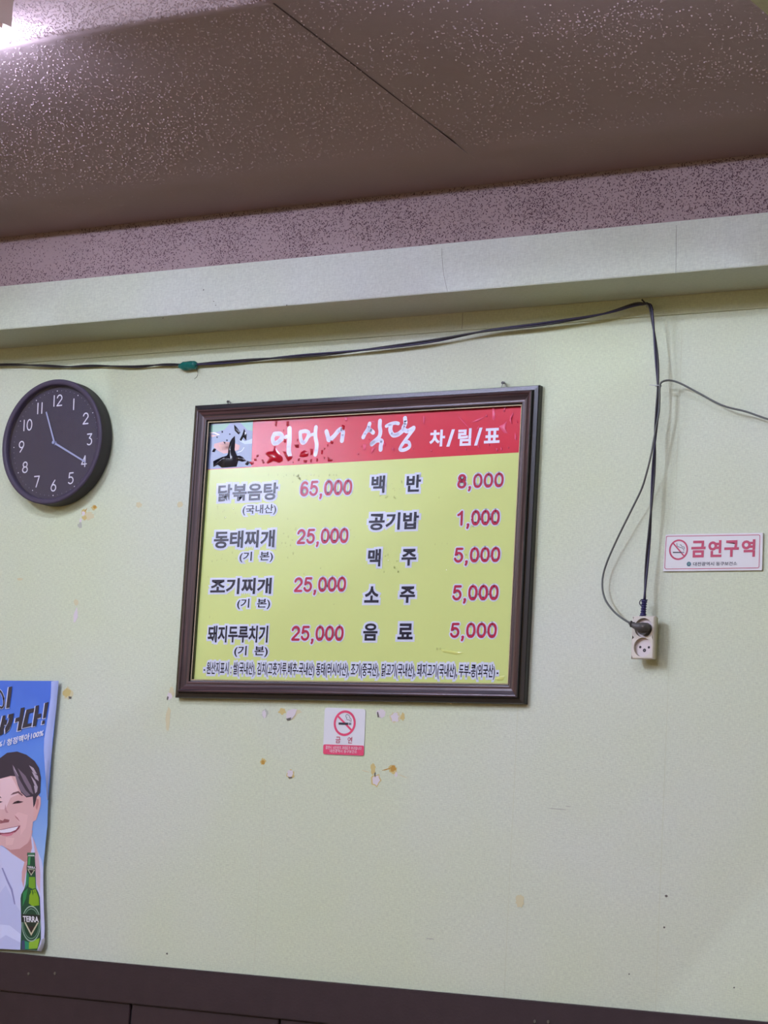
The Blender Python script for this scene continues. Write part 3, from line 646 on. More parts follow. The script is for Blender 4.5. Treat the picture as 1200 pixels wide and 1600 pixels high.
blister([(688, 1014), (700, 1016), (725, 1020), (712, 1023), (692, 1019)], M['b_yellow'], .0015, yel)
blister([(773, 1060), (782, 1056), (789, 1055), (786, 1063), (777, 1064)], M['b_yellow'], .0015, yel)
# hanging loops and nails
for px, py in ((358.5, 628.5), (787.5, 599)):
    c = on_wall(px, py, -.006); nl = thing('nail', 'small dark nail above the price board, %s of two' % ('left' if px < 500 else 'right'), 'nail', (c.x, 0, c.z))
    bm = bmesh.new(); cyl(bm, (c.x, 0, c.z), (0, -1, .0), .0012, .0012, .012, 8); cyl(bm, (c.x, -.012, c.z), (0, -1, 0), .0032, .0030, .0012, 12); from_bm('nail_shaft', bm, M['darkmetal'], nl)
    bm = bmesh.new(); a = c+Vector((-.007, 0, -.016)); b = c+Vector((.009, 0, -.016))
    tube(bm, catmull([a, a+Vector((.002, -.001, .008)), c+Vector((0, -.001, .0035)), b+Vector((-.003, -.001, .008)), b], 5), .0009, 6); from_bm('hanging_loop', bm, M['metal'], board)

# ================================================================== NO-SMOKING SIGNS
def zs(*a): return [(1030+x/7.06, 825+y/7.06) for x, y in a]
PINK = mat('sign_pink', srgb(176, 34, 74), .35); INK = mat('sign_ink', srgb(34, 30, 44), .4)
def plate(name, px4, y, m, parent, r=.004, t=.0025, back=None):
    """rounded plate through four measured corners (tl, tr, br, bl)"""
    P = [on_wall(px, py, y) for px, py in px4]; vs = []
    for i in range(4):
        c = P[i]; a = (P[i-1]-c).normalized(); b = (P[(i+1) % 4]-c).normalized()
        for k in range(5):
            t_ = k/4; vs.append((1-t_)**2*(c+a*r)+2*t_*(1-t_)*c+t_*t_*(c+b*r))
    n = len(vs); V = vs+[v+Vector((0, t, 0)) for v in vs]
    return from_data(name, V, [list(range(n))]+[(k, (k+1) % n, n+(k+1) % n, n+k) for k in range(n)], m, parent)
def ring(bm, c, rx, rz, wd, y, n=40):
    A = [[bm.verts.new((c.x+(rx+s*wd/2)*cos(2*pi*k/n), y, c.z+(rz+s*wd/2)*sin(2*pi*k/n))) for k in range(n)] for s in (-1, 1)]
    for k in range(n): bm.faces.new((A[0][k], A[0][(k+1) % n], A[1][(k+1) % n], A[1][k]))
sg = thing('no_smoking_sign', 'wide white no-smoking zone sign with large crimson Korean letters, right of the cables', 'sign', on_wall(1115, 892))
YG = -.0045
plate('sign_plate', zs((70, 72), (1145, 52), (1134, 466), (42, 478)), YG, mat('sign_white', srgb(212, 211, 208), .3), sg, .0012, .004)
bm = bmesh.new(); B = [on_wall(px, py, YG-.0003) for px, py in zs((80, 97), (92, 92), (600, 84), (1100, 76), (1111, 84), (1106, 260), (1101, 428), (1090, 440), (600, 447), (75, 452), (61, 440), (68, 270))]
stroke(bm, B, .0013, 0, closed=True); from_bm('sign_border', bm, PINK, sg)
for q in [('금', *zs((350, 326), (515, 138))), ('연', *zs((537, 322), (692, 134))), ('구', *zs((714, 320), (882, 134))), ('역', *zs((905, 320), (1062, 124)))]: letters('sign_lettering', [q], PINK, sg, YG-.0005, .036)
for q in [('대전광역시', *zs((374, 420), (605, 372))), ('동구보건소', *zs((626, 416), (860, 370)))]: letters('sign_lettering', [q], INK, sg, YG-.0005, .012)
def nosmoke(parent, f, cx, cy, rx, ry, wd, sl, cig, tip, smoke, y, sc, m=None, sw=.0011):
    bm = bmesh.new(); c = on_wall(*f((cx, cy))[0], y); a = on_wall(*f((cx+rx, cy))[0], y); b = on_wall(*f((cx, cy-ry))[0], y)
    ring(bm, c, (a-c).length, (b-c).length, wd/sc, y-.0005)
    p = [on_wall(*q, y-.00045) for q in f(*sl)]; d = (p[1]-p[0]).normalized(); n = Vector((-d.z, 0, d.x))*wd/sc*.42
    bm.faces.new([bm.verts.new(v) for v in (p[0]+n, p[0]-n, p[1]-n, p[1]+n)])
    from_bm('ban_ring', bm, m or PINK, parent)
    bm = bmesh.new(); sheet(bm, [on_wall(*q, y-.0006) for q in f(*cig)]); from_bm('cigarette', bm, INK, parent)
    bm = bmesh.new(); sheet(bm, [on_wall(*q, y-.0006) for q in f(*tip)]); from_bm('cigarette_tip', bm, flat('sign_grey', 120, 122, 135), parent)
    bm = bmesh.new()
    for s in smoke:
        bm = bmesh.new(); stroke(bm, catmull([on_wall(*q, y-.0007) for q in f(*s)], 5), sw, 0); from_bm('smoke_curl', bm, INK, parent)
nosmoke(sg, zs, 214, 240, 96, 104, 17, ((152, 165), (276, 312)), ((150, 263), (250, 263), (250, 276), (150, 276)), ((254, 262), (275, 262), (275, 275), (254, 275)),
        [((195, 170), (200, 200), (235, 215), (262, 225), (272, 250)), ((228, 185), (245, 190), (250, 205), (275, 210), (278, 232))], YG, 4900)
bm = bmesh.new(); c = on_wall(*zs((327, 397))[0], YG-.0006); ring(bm, c, .0036, .0036, .0022, c.y, 20)
from_bm('emblem_ring', bm, flat('emblem_teal', 40, 92, 112), sg)
bm = bmesh.new(); stroke(bm, [c+Vector((-.0022, -.0003, 0)), c+Vector((.0022, -.0003, 0))], .0012, 0); stroke(bm, [c+Vector((0, -.0003, -.0022)), c+Vector((0, -.0003, .0022))], .0012, 0); from_bm('emblem_cross', bm, flat('emblem_green', 60, 130, 110), sg)

def zt(*a): return [(480+x/10, 1095+y/10) for x, y in a]
st = thing('no_smoking_sticker', 'small square no-smoking sticker with red foot band just below the price board', 'sticker', on_wall(538, 1180))
YK = -.0018
plate('sticker_face', zt((275, 105), (912, 130), (884, 862), (243, 835)), YK, mat('sticker_white', srgb(212, 213, 214), .3), st, .007, .0015)
R2 = mat('sticker_red', srgb(214, 60, 100), .35)
plate('sticker_band', zt((252, 680), (888, 700), (883, 858), (247, 832)), YK-.0004, R2, st, .004, .0003)
nosmoke(st, zt, 587, 350, 156, 182, 36, ((480, 240), (695, 462)), ((490, 338), (640, 342), (640, 378), (490, 374)), ((646, 343), (688, 344), (688, 377), (646, 376)),
        [((628, 213), (606, 222), (602, 250), (618, 262), (614, 285), (640, 300), (660, 298), (672, 325)), ((628, 213), (650, 230), (662, 240), (665, 268), (686, 285), (685, 325))], YK, 7000, R2, .0009)
for q in [('금', *zt((440, 660), (522, 562))), ('연', *zt((628, 664), (706, 566)))]: letters('sticker_lettering', [q], PINK, st, YK-.0006, .012)
for q in [('흡연시 10만원의 과태료가 부과됩니다', *zt((288, 753), (850, 716))), ('대전광역시 동구보건소', *zt((352, 808), (778, 770)))]: letters('sticker_lettering', [q], M['white_ink'], st, YK-.0009, .0)

# ================================================================== POSTER
po = thing('beer_poster', 'blue beer poster of smiling man in white shirt with green bottle, corner curled', 'poster', (-3.80, 0, 1.232))
YO = -.012
edge = [(91.5, 1064), (90, 1083), (88, 1105), (84.5, 1140), (81, 1174), (78, 1215), (75, 1256), (74, 1290), (70.5, 1325), (68, 1350), (67.5, 1395), (69, 1430), (70, 1447), (69, 1470), (64.5, 1486.5)]
E3 = [on_wall(px, py, YO) for px, py in edge]
XPL = -4.03
top = [Vector((XPL, YO, E3[0].z-.002)), E3[0]]; botz = E3[-1].z
bm = bmesh.new(); rows = []
for i, p in enumerate(E3):                       # the sheet bows off the wall towards its right edge
    row = []
    for u, yy in ((0, YO+.010), (.35, YO+.003), (.7, YO+.0004), (1, YO)): row.append(bm.verts.new((XPL+(p.x-XPL)*u, yy if u < .3 else (YO+.0004 if u < 1 else YO), p.z if u > .9 else p.z+(-.0 if i else -.001))))
    rows.append(row)
for A, B in zip(rows, rows[1:]):
    for k in range(3): bm.faces.new((A[k], B[k], B[k+1], A[k+1]))
sky = bpy.data.materials.new('poster_sky'); sky.use_nodes = True; nt = sky.node_tree; b_ = nt.nodes['Principled BSDF']; b_.inputs['Roughness'].default_value = .3
g = nt.nodes.new('ShaderNodeNewGeometry'); sx = nt.nodes.new('ShaderNodeSeparateXYZ'); mr = nt.nodes.new('ShaderNodeMapRange'); mr.inputs[1].default_value = 1.25; mr.inputs[2].default_value = 1.86
rp = nt.nodes.new('ShaderNodeValToRGB'); els = rp.color_ramp.elements; els[0].color = srgb(190, 205, 240); els[1].color = srgb(62, 108, 204); els[1].position = .95
e2 = els.new(.35); e2.color = srgb(140, 178, 226); e3 = els.new(.62); e3.color = srgb(92, 142, 218)
ns = nt.nodes.new('ShaderNodeTexNoise'); ns.inputs['Scale'].default_value = 9; ad = nt.nodes.new('ShaderNodeMath'); ad.operation = 'MULTIPLY_ADD'; ad.inputs[1].default_value = .22
nt.links.new(g.outputs['Position'], sx.inputs[0]); nt.links.new(sx.outputs[2], mr.inputs[0]); nt.links.new(g.outputs['Position'], ns.inputs['Vector'])
nt.links.new(ns.outputs['Fac'], ad.inputs[0]); nt.links.new(mr.outputs[0], ad.inputs[2])
sb = nt.nodes.new('ShaderNodeMath'); sb.operation = 'SUBTRACT'; sb.inputs[1].default_value = .11; nt.links.new(ad.outputs[0], sb.inputs[0]); nt.links.new(sb.outputs[0], rp.inputs[0]); nt.links.new(rp.outputs[0], b_.inputs['Base Color'])
psheet = from_bm('poster_sheet', bm, sky, po)
YQ = YO-.0008
def a6(*a): return [(x/7.27, 1050+y/7.27) for x, y in a]
def a7(*a): return [(x/6.667, 1260+y/6.667) for x, y in a]
lay = [0]
def pp(name, pxs, c, rough=.35, label=None):
    lay[0] += 1
    o = poly_print(name, pxs, YQ-.00002*lay[0], flat('pp_%d_%d_%d' % c, *c, rough=rough), psheet)
    if label: o['label'] = label
# clothing, neck, face
SKIN = (214, 172, 170)
pp('shirt', a7((-560, 560), (-300, 470), (0, 405), (120, 480), (250, 570), (300, 500), (330, 300), (362, 390), (430, 555), (448, 640), (452, 900), (463, 1250), (461, 1400), (430, 1505), (0, 1484), (-560, 1470)), (198, 202, 232))
pp('shirt_fold', a7((0, 900), (60, 820), (150, 1000), (215, 1100), (215, 1495), (0, 1484)), (186, 192, 226))
pp('shirt_fold', a7((0, 1230), (100, 1240), (215, 1330), (215, 1420), (60, 1340), (0, 1380)), (206, 212, 240))
pp('skin', a7((-260, 560), (-200, 330), (0, 300), (340, 250), (325, 330), (335, 430), (300, 560), (268, 700), (245, 845), (226, 770), (228, 680), (255, 580), (120, 490), (20, 400), (-100, 470)), (204, 158, 156))
pp('skin_shade', a7((0, 390), (110, 455), (210, 440), (300, 370), (322, 330), (330, 440), (290, 560), (262, 580), (120, 482)), (188, 138, 136))
pp('skin', a7((338, 310), (372, 400), (400, 500), (420, 700), (416, 900), (380, 800), (366, 640), (364, 480)), (206, 172, 182))
pp('skin', a6((385, 1370), (430, 1395), (462, 1425), (462, 1500), (450, 1560), (430, 1620), (410, 1680), (375, 1700), (360, 1500)), (216, 168, 164), label='ear of the printed man')
pp('skin_shade', a6((415, 1440), (440, 1445), (440, 1500), (420, 1570), (405, 1540)), (190, 130, 128))
face = a6((-330, 1500), (-300, 1250), (0, 1170), (150, 1150), (300, 1300), (385, 1420), (388, 1560), (375, 1690)) + a7((340, 200), (322, 300), (285, 385), (205, 442), (110, 452), (0, 400), (-120, 300), (-230, 120))
pp('face', face, SKIN)
pp('face_light', a6((0, 1215), (130, 1190), (185, 1290), (225, 1380), (120, 1430), (60, 1560), (0, 1560)), (228, 194, 196))
pp('face_light', a7((190, 60), (290, 90), (270, 220), (215, 300), (215, 200), (150, 90)), (222, 180, 178))
pp('face_light', a7((60, 320), (150, 330), (130, 400), (60, 405)), (222, 182, 178))
# hair
pp('hair', a6((-360, 1400), (-340, 1120), (-200, 960), (0, 978), (80, 918), (195, 903), (300, 940), (392, 1010), (442, 1090), (464, 1200), (456, 1370), (418, 1420), (400, 1500), (380, 1540), (372, 1415), (300, 1425), (240, 1370), (205, 1290), (175, 1185), (120, 1180), (0, 1212), (-250, 1250), (-300, 1400)), (52, 42, 56))
for s in (((140, 1050), (175, 1110), (215, 1210), (290, 1340), (345, 1400), (300, 1412), (235, 1350), (190, 1230), (150, 1110)), ((200, 1090), (290, 1180), (350, 1290), (380, 1390), (340, 1360), (270, 1240))): pp('hair_strand', a6(*s), (112, 98, 114))
for s in (((150, 1060), (215, 1190), (205, 1180), (160, 1110)), ((330, 1060), (380, 1090), (420, 1160), (385, 1150)), ((360, 1130), (430, 1180), (440, 1240), (400, 1210)), ((350, 1180), (400, 1240), (430, 1310), (395, 1290)), ((385, 1290), (430, 1300), (420, 1360), (400, 1380))): pp('hair_strand', a6(*s), (168, 156, 170))
# features
pp('brow', a6((118, 1400), (150, 1370), (210, 1352), (262, 1400), (250, 1408), (205, 1376), (160, 1388)), (110, 78, 82))
pp('brow', a6((-190, 1440), (-120, 1400), (0, 1410), (20, 1432), (-60, 1420), (-140, 1432)), (92, 66, 72))
for dx in (0, -235):
    pp('eye', a6((138+dx, 1500), (165+dx, 1474), (205+dx, 1462), (240+dx, 1468), (268+dx, 1474), (230+dx, 1488), (190+dx, 1494)), (70, 46, 56))
    pp('iris', a6((185+dx, 1466), (215+dx, 1462), (222+dx, 1482), (192+dx, 1490)), (30, 22, 32))
pp('nose_shade', a7((0, 140), (30, 150), (45, 130), (100, 140), (90, 165), (40, 172), (0, 180)), (150, 92, 96))
pp('nose_shade', a6((60, 1500), (72, 1560), (95, 1600), (70, 1600), (52, 1560)), (196, 148, 150))
pp('cheek_line', a7((150, 90), (185, 120), (208, 160), (195, 150), (165, 118)), (180, 124, 124))
pp('mouth', a7((-60, 250), (10, 240), (100, 222), (212, 198), (198, 232), (160, 268), (100, 292), (30, 300), (-50, 290)), (140, 66, 84))
pp('teeth', a7((-40, 252), (30, 242), (110, 225), (192, 208), (165, 244), (110, 268), (40, 276), (-30, 272)), (228, 222, 232))
pp('lip', a7((10, 290), (90, 284), (150, 268), (120, 302), (70, 312), (20, 306)), (206, 128, 142))
# shirt placket and dotted weave
for s in (((15, 640), (30, 640), (90, 780), (130, 860), (150, 960), (160, 1020), (148, 1020), (112, 870), (70, 780)),): pp('shirt_seam', a7(*s), (140, 140, 184))
# printed slogans
def slog(polys, mi, grow=0): 
    for p in polys: pp('slogan', p, mi)
def stroke_px(name, pts, wd, c):
    lay[0] += 1; bm = bmesh.new(); stroke(bm, [on_wall(px, py, YQ-.00002*lay[0]) for px, py in pts], wd, 0); return from_bm(name, bm, flat('pp_%d_%d_%d' % c, *c), psheet)
quads = [[(98, 172), (138, 162), (108, 405), (68, 412)],                                   # upright of the upper word
         [(30, 498), (62, 490), (60, 545), (80, 542), (74, 600), (50, 604), (34, 700), (0, 722), (-20, 715)],
         [(98, 482), (158, 468), (142, 560), (110, 650), (60, 700), (56, 640), (92, 570), (104, 520), (92, 522)],
         [(236, 410), (280, 400), (240, 662), (196, 672), (214, 560), (168, 575), (176, 525), (220, 512)],
         [(300, 428), (392, 408), (384, 455), (330, 466), (308, 590), (362, 578), (356, 615), (250, 640)],
         [(404, 385), (442, 376), (432, 478), (470, 470), (462, 520), (424, 528), (410, 612), (368, 622)],
         [(510, 352), (552, 340), (520, 520), (486, 528)], [(482, 552), (512, 546), (504, 590), (472, 597)]]
for q in quads:
    c = (sum(p[0] for p in q)/len(q), sum(p[1] for p in q)/len(q))
    pp('slogan_edge', a6(*[(p[0]-5+(5 if p[0] > c[0] else -5), p[1]+4+(4 if p[1] > c[1] else -3)) for p in q]), (205, 212, 236))
for dx in (0,):
    lay[0] += 1; bm = bmesh.new()
    el = [on_wall(*a6((-2+44*cos(t)-(sin(t))*18, 305-100*sin(t)))[0], YQ-.00002*lay[0]) for t in [k*pi/12 for k in range(24)]]
    stroke(bm, el, .0072, 0, closed=True); from_bm('slogan_edge', bm, flat('pp_205_212_236', 205, 212, 236), psheet)
    lay[0] += 1; bm = bmesh.new(); el = [Vector((v.x, v.y-.0004, v.z)) for v in el]; stroke(bm, el, .0050, 0, closed=True); from_bm('slogan', bm, flat('slogan_dark', 44, 40, 52), psheet)
for q in quads: pp('slogan', a6(*q), (46, 42, 54))
for q in ([(150, 470), (276, 420), (262, 520), (170, 560)],): pass
letters('slogan', [('청정맥아100%', *a6((72, 842), (495, 660), (490, 728), (82, 762)))], M['white_ink'], psheet, YQ-.00002*lay[0]-.0008, .02)
letters('slogan', [('%', *a6((-30, 858), (24, 780), (22, 842), (-18, 795))), ('|', *a6((38, 835), (58, 770), (44, 833), (52, 772)))], M['white_ink'], psheet, YQ-.00002*lay[0]-.0008, .01)
# bottle
pp('bottle', a7((284, 482), (365, 482), (366, 505), (362, 520), (368, 650), (374, 850), (398, 895), (414, 950), (424, 1250), (424, 1380), (385, 1500), (212, 1492), (222, 1250), (214, 960), (222, 915), (252, 860), (270, 800), (280, 640), (288, 520), (282, 505)), (24, 74, 50), label='green printed beer bottle')
for s, c in ((((290, 484), (360, 484), (360, 500), (290, 500)), (60, 118, 84)), (((292, 505), (358, 505), (358, 520), (292, 520)), (170, 190, 176)), (((296, 525), (318, 525), (312, 610), (290, 610)), (70, 160, 90)), (((276, 690), (302, 690), (296, 800), (262, 860), (270, 780)), (34, 128, 84)),
             (((302, 735), (364, 735), (370, 850), (340, 860), (298, 840)), (112, 160, 40)), (((310, 880), (370, 860), (404, 950), (408, 1030), (340, 1040), (300, 1010)), (126, 168, 30)), (((240, 900), (290, 850), (270, 960), (236, 1040)), (38, 130, 70)), (((300, 850), (325, 890), (290, 960), (300, 1020), (276, 1000), (280, 900)), (24, 84, 40)), (((330, 850), (350, 900), (340, 930)), (40, 90, 34)), (((350, 860), (372, 905), (362, 900)), (40, 90, 34)),
             (((226, 1400), (255, 1390), (262, 1490), (225, 1490)), (60, 70, 104)), (((258, 1400), (300, 1415), (300, 1488), (262, 1488)), (30, 140, 100)), (((302, 1415), (415, 1370), (390, 1480), (300, 1486)), (136, 180, 50))):
    pp('bottle_tone', a7(*s), c)
for rad, c in ((1.0, (150, 178, 160)), (.93, (18, 58, 40))):
    pp('bottle_label', a7(*[(325+98*rad*cos(k*pi/14), 1222-188*rad*sin(k*pi/14)) for k in range(28)]), c)
for rad, c in ((.85, (110, 150, 124)), (.80, (20, 66, 44))):
    pp('bottle_label', a7(*[(325+98*rad*cos(k*pi/14), 1222-188*rad*sin(k*pi/14)) for k in range(28)]), c)
pp('bottle_label', a7((224, 1120), (418, 1132), (416, 1212), (226, 1206)), (22, 34, 30))
pp('bottle_label', a7((252, 1206), (402, 1212), (325, 1348)), (196, 190, 160)); pp('bottle_label', a7((268, 1208), (386, 1212), (325, 1320)), (24, 44, 34)); pp('bottle_label', a7((290, 1250), (362, 1252), (325, 1308)), (48, 34, 34))
pp('bottle_label', a7((278, 612), (374, 630), (366, 662), (340, 710), (300, 710), (278, 660)), (26, 60, 42))
pp('bottle_label', a7((286, 652), (366, 660), (324, 722)), (186, 186, 160)); pp('bottle_label', a7((298, 660), (354, 664), (324, 706)), (40, 26, 30))
YT2 = YQ-.00002*(lay[0]+4)-.0002
letters('bottle_lettering', [('TERRA', *a7((240, 1200), (402, 1142), (404, 1208), (238, 1140)))], M['white_ink'], psheet, YT2, .03)
letters('bottle_lettering', [('TERRA', *a7((286, 645), (366, 625), (368, 652), (284, 620)))], M['white_ink'], psheet, YT2, .02)
# curled right edge and turned corner
def curl(px_in, px_out, c, h):
    A = [on_wall(px, py, YQ-.0085) for px, py in px_in]; B = [on_wall(px, py, YO) for px, py in px_out]
    vs, fs = [], []; n = 4
    for a, b in zip(A, B):
        for k in range(n+1):
            t = k/n; p = a.lerp(b, t); vs.append((p.x, (a.y)*(1-t)+(b.y)*t-h*sin(pi*t), p.z))
    for i in range(len(A)-1):
        for k in range(n): fs.append((i*(n+1)+k, i*(n+1)+k+1, (i+1)*(n+1)+k+1, (i+1)*(n+1)+k))
    return from_data('curled_edge', vs, fs, flat('curl_%d' % c[0], *c, rough=.25), psheet, smooth=True)
curl(a6((582, 108), (580, 190), (575, 290), (560, 400), (530, 600), (502, 760), (498, 900), (510, 1100), (525, 1300), (535, 1450)), [(91.7, 1063.5), (91, 1076), (89.5, 1090), (88.2, 1105), (84.7, 1133), (82.2, 1155), (81, 1174), (78.2, 1201), (76, 1229), (75, 1250)], (168, 182, 228), .003)
curl(a7((428, 1390), (424, 1430), (405, 1475), (384, 1498)), [(70, 1466), (69.6, 1473), (67.5, 1481), (64.5, 1487)], (206, 210, 226), .002)
del rows

# ================================================================== CABLES, SOCKET
def cable(name, strands, label, cat='cable'):
    t = thing(name, label, cat, strands[0][1][0])
    for nm, pts, r, m in strands:
        bm = bmesh.new(); tube(bm, pts, r, 8); from_bm(nm, bm, m, t, smooth=True)
    return t
def twisted(base, off, turns, ph=0):
    n = len(base)-1; out = []
    for i, p in enumerate(base):
        d = (base[min(i+1, n)]-base[max(i-1, 0)]).normalized(); a = Vector((0, -1, 0)); b = d.cross(a).normalized()
        t = ph+turns*2*pi*i/n; out.append(p+(a*cos(t)+b*sin(t))*off)
    return out
def wp(*a): return [on_wall(*q) for q in a]
up1 = catmull([Vector((-4.3, -.010, 2.628)), Vector((-4.0, -.012, 2.622))]+wp((0, 570, -.014), (60, 571, -.014), (105, 573, -.010), (150, 571.5, -.010), (210, 573, -.010), (250, 570, -.012), (290, 570, -.012)), 12)
c1 = cable('thin_black_cable', [('strand', twisted(up1, .0016, 3), .0018, M['cordblack']), ('strand', twisted(up1, .0016, 3, pi), .0018, M['cordblack'])], 'thin black twin cable running from the left edge to the green tape')
up2 = catmull(wp((295, 570, -.012), (340, 567, -.012), (400, 562, -.013), (460, 557, -.015), (520, 552, -.016), (600, 543, -.018), (680, 532, -.020), (760, 517, -.022), (850, 506, -.026), (940, 491, -.032), (990, 476.5, -.036), (1008, 474.5, -.038)), 12)
dn = catmull(wp((1012, 474, -.038), (1017, 482, -.037), (1022, 520, -.034), (1026, 560, -.032), (1028, 600, -.031), (1027, 640, -.030), (1024, 680, -.029), (1022, 720, -.029), (1019, 770, -.028), (1015, 830, -.027), (1010, 890, -.026), (1007, 938, -.026)), 12)
full = up2[:-1]+dn
c2 = cable('purple_black_cable', [('strand', twisted(full, .0021, 5), .0023, M['cord']), ('strand', twisted(full, .0021, 5, pi), .0023, M['cordblack'])], 'dark purple twin cable from the green tape over the nail down to the socket')
# green tape round the splice
c = on_wall(294, 571, -.012); bm = bmesh.new(); a = on_wall(280, 572, -.012); b = on_wall(308, 570.5, -.012); d = b-a
pts = [a+d*t for t in (0, .08, .25, .45, .65, .85, .95, 1)]; tube(bm, pts, [.004, .0065, .0105, .0105, .0108, .0095, .0085, .004], 10)
for v in bm.verts: v.co += Vector((random.uniform(-1, 1), random.uniform(-1, 1)*.5, random.uniform(-1, 1)))*.0012
tp = from_bm('tape_wrap', bm, M['tape'], None); tp['label'] = 'dark green insulating tape wrapped round the cable splice'; tp['category'] = 'tape'
bm = bmesh.new(); tube(bm, catmull(wp((307, 573, -.012), (309, 582, -.014), (308, 588, -.014), (304, 592, -.012)), 5), .0006, 5); from_bm('tape_thread', bm, M['darkmetal'], tp)
# nail and clip that carry the cable
c = on_wall(1012, 477, -.03); nl = thing('cable_nail', 'bent dark nail with clip holding the purple cable below the header', 'nail', (c.x, 0, c.z))
bm = bmesh.new(); tube(bm, [Vector((c.x, 0, c.z-.004)), Vector((c.x, -.03, c.z)), Vector((c.x-.002, -.044, c.z+.004)), Vector((c.x-.006, -.047, c.z+.009))], .0017, 8); from_bm('nail_shaft', bm, M['cordblack'], nl)
bm = bmesh.new(); cc = on_wall(1011.3, 478.2, -.041); ring(bm, cc, .0022, .0022, .0013, cc.y, 14); from_bm('nail_eye', bm, M['metal'], nl)
# grey cord from the right, tied to the purple cable, down to the plug
gp = catmull([Vector((-1.45, -.03, 2.32)), on_wall(1260, 672, -.03)]+wp((1200, 655, -.028), (1165, 643, -.028), (1130, 634, -.030), (1095, 616, -.030), (1065, 600, -.032), (1048, 594.5, -.035), (1036, 596, -.042), (1031, 603, -.043), (1030.5, 625, -.042), (1029.5, 645, -.041), (1025, 668, -.040), (1021, 690, -.040), (1017, 712, -.040), (1010, 740, -.037), (1002, 765, -.032), (985, 800, -.028), (963, 845, -.022), (946, 885, -.018), (941, 912, -.018), (945, 935, -.022), (957, 953, -.030), (972, 966, -.040), (988, 975.5, -.050)), 8)
c3 = cable('grey_cord', [('cord', gp, .0021, M['cordgrey'])], 'thin grey power cord crossing from the right edge and looping down into the socket', 'cable')
# plug body
pb = [on_wall(*q) for q in ((984, 973.5, -.048), (990, 977, -.052), (996, 979.5, -.053), (1003, 980, -.050), (1009, 980.5, -.046), (1013, 981, -.041))]
bm = bmesh.new(); tube(bm, pb, [.0032, .0058, .0078, .0092, .0095, .0070], 14)

from_bm('plug_body', bm, M['plug'], c3, smooth=True)
bm = bmesh.new(); a = on_wall(1004, 982, -.046); cyl(bm, a, Vector((0, 1, 0)), .0125, .0135, .016, 20); from_bm('plug_face', bm, M['plug'], c3)
bm = bmesh.new()
for q in ((986, 975), (990, 977)):
    p = on_wall(*q, -.051); tube(bm, [p+Vector((-.0005, 0, 0)), p+Vector((.0012, 0, 0))], .0068, 12)
from_bm('plug_rib', bm, M['plug'], c3)
# tie
bm = bmesh.new(); cc = on_wall(1029, 603, -.036); n = 14
P = [Vector((cc.x+.0065*cos(2*pi*k/n), cc.y+.0065*sin(2*pi*k/n), cc.z)) for k in range(n+1)]; tube(bm, P, .0011, 6)
tube(bm, [cc+Vector((-.005, -.003, .0005)), cc+Vector((-.018, -.006, .002))], .0009, 6)
tie = from_bm('cable_tie', bm, M['clear'], None); tie['label'] = 'clear plastic tie joining the grey cord to the purple cable'; tie['category'] = 'cable tie'

# double socket box
SY = -.036
tl = on_wall(989, 963, SY); br = on_wall(1020.5, 1030, SY)
sx0, sx1, sz0, sz1 = on_wall(985, 1030, SY).x, on_wall(1020, 1030, SY).x, on_wall(1003, 1029.5, SY).z, on_wall(1003, 962.5, SY).z
so = thing('socket_box', 'ivory surface-mounted double socket hanging at the end of the purple cable', 'socket', ((sx0+sx1)/2, 0, sz0))
def hole_plate(bm, x0, x1, z0, z1, y, holes, n=32):
    """front plate with round openings"""
    cuts = sorted(holes, key=lambda h: h[1]); zz = [z0]+[(cuts[i][1]+cuts[i+1][1])/2 for i in range(len(cuts)-1)]+[z1]
    for (hx, hz_, hr), a, b in zip(cuts, zz, zz[1:]):
        inner = [bm.verts.new((hx+hr*cos(2*pi*k/n), y, hz_+hr*sin(2*pi*k/n))) for k in range(n)]; outer = []
        for k in range(n):
            c_, s_ = cos(2*pi*k/n), sin(2*pi*k/n); tt = []
            if c_ > 1e-6: tt.append((x1-hx)/c_)
            if c_ < -1e-6: tt.append((x0-hx)/c_)
            if s_ > 1e-6: tt.append((b-hz_)/s_)
            if s_ < -1e-6: tt.append((a-hz_)/s_)
            t_ = min(tt); outer.append(bm.verts.new((hx+t_*c_, y, hz_+t_*s_)))
        for k in range(n): bm.faces.new((inner[k], outer[k], outer[(k+1) % n], inner[(k+1) % n]))
cxs = (sx0+sx1)/2+.001; hr = .0195
holes = [(cxs, sz0+.0235, hr), (cxs, sz1-.0235, hr)]
bm = bmesh.new(); hole_plate(bm, sx0+.002, sx1-.002, sz0+.002, sz1-.002, SY, holes)
for (hx, hz_, r) in holes:            # round wells
    A = [[bm.verts.new((hx+r*cos(2*pi*k/32), yy, hz_+r*sin(2*pi*k/32))) for k in range(32)] for yy in (SY, SY+.008)]
    for k in range(32): bm.faces.new((A[0][k], A[0][(k+1) % 32], A[1][(k+1) % 32], A[1][k]))
from_bm('face_plate', bm, M['ivory'], so)
bm = bmesh.new()
R = [[(sx0+.002, sz0+.002), (sx1-.002, sz0+.002), (sx1-.002, sz1-.002), (sx0+.002, sz1-.002)], [(sx0, sz0), (sx1, sz0), (sx1, sz1), (sx0, sz1)], [(sx0, sz0), (sx1, sz0), (sx1, sz1), (sx0, sz1)]]
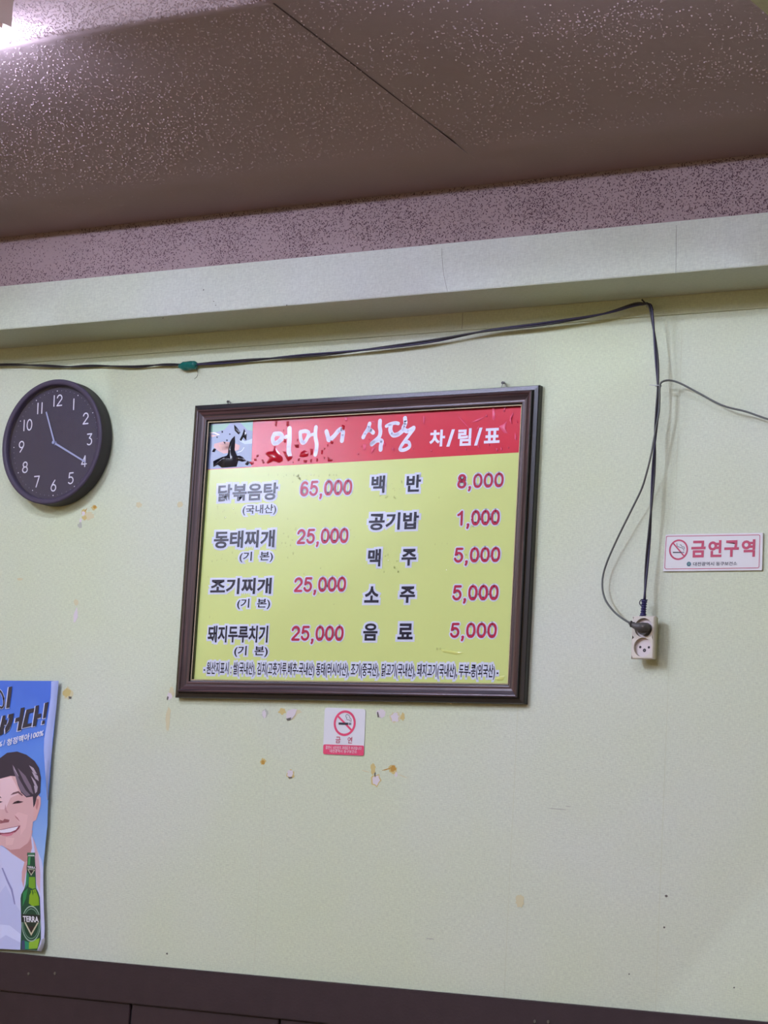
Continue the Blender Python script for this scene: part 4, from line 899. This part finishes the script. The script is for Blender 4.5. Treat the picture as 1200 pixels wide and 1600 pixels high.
ys = (SY, SY+.002, SY+.011); rr = [[bm.verts.new((x, y, z)) for x, z in q] for q, y in zip(R, ys)]
for A, B in zip(rr, rr[1:]):
    for k in range(4): bm.faces.new((A[k], A[(k+1) % 4], B[(k+1) % 4], B[k]))
from_bm('cover', bm, M['ivory'], so)
bm = bmesh.new(); box(bm, sx0+.0008, sx1-.0008, SY+.0115, -.016, sz0+.0008, sz1-.0008, bevel=.001); from_bm('back_box', bm, M['ivory_old'], so)
for (hx, hz_, r) in holes:
    bm = bmesh.new(); bmesh.ops.create_circle(bm, cap_ends=True, segments=32, radius=r-.0003, matrix=Matrix.Translation((hx, SY+.0078, hz_)) @ Matrix.Rotation(pi/2, 4, 'X'))
    well = from_bm('well_floor', bm, flat('well', 208, 198, 194), so)
    for dx, dz, q in ((-.0085, .001, .0026), (.0105, .0005, .0026), (.001, -.0055, .0036)):
        bm = bmesh.new(); bmesh.ops.create_circle(bm, cap_ends=True, segments=16, radius=q, matrix=Matrix.Translation((hx+dx, SY+.0074, hz_+dz)) @ Matrix.Rotation(pi/2, 4, 'X')); from_bm('pin_hole', bm, M['hole'], well)
        if q > .003:
            bm = bmesh.new(); bmesh.ops.create_circle(bm, cap_ends=True, segments=12, radius=.0014, matrix=Matrix.Translation((hx+dx, SY+.0071, hz_+dz)) @ Matrix.Rotation(pi/2, 4, 'X')); from_bm('screw_head', bm, flat('screwgrey', 110, 104, 104), well)
# ribbed cable boot with its hanging eye
bt = on_wall(1007, 937, -.026); bb = Vector((bt.x-.001, -.028, sz1-.001)); bm = bmesh.new(); n = 22; pts = [bt.lerp(bb, k/n) for k in range(n+1)]
tube(bm, pts, [.0046+.0018*(k % 3 == 0)+(.0016 if k > 18 else 0)+(.001 if k < 3 else 0) for k in range(n+1)], 14); from_bm('cable_boot', bm, M['blue_relief'], so, label='dark blue ribbed boot')
bm = bmesh.new(); cc = bt+Vector((-.006, 0, -.006)); tube(bm, [cc+Vector((.0045*cos(k*pi/8), 0, .0055*sin(k*pi/8))) for k in range(17)], .0012, 6); from_bm('hanging_eye', bm, M['cordblack'], so)
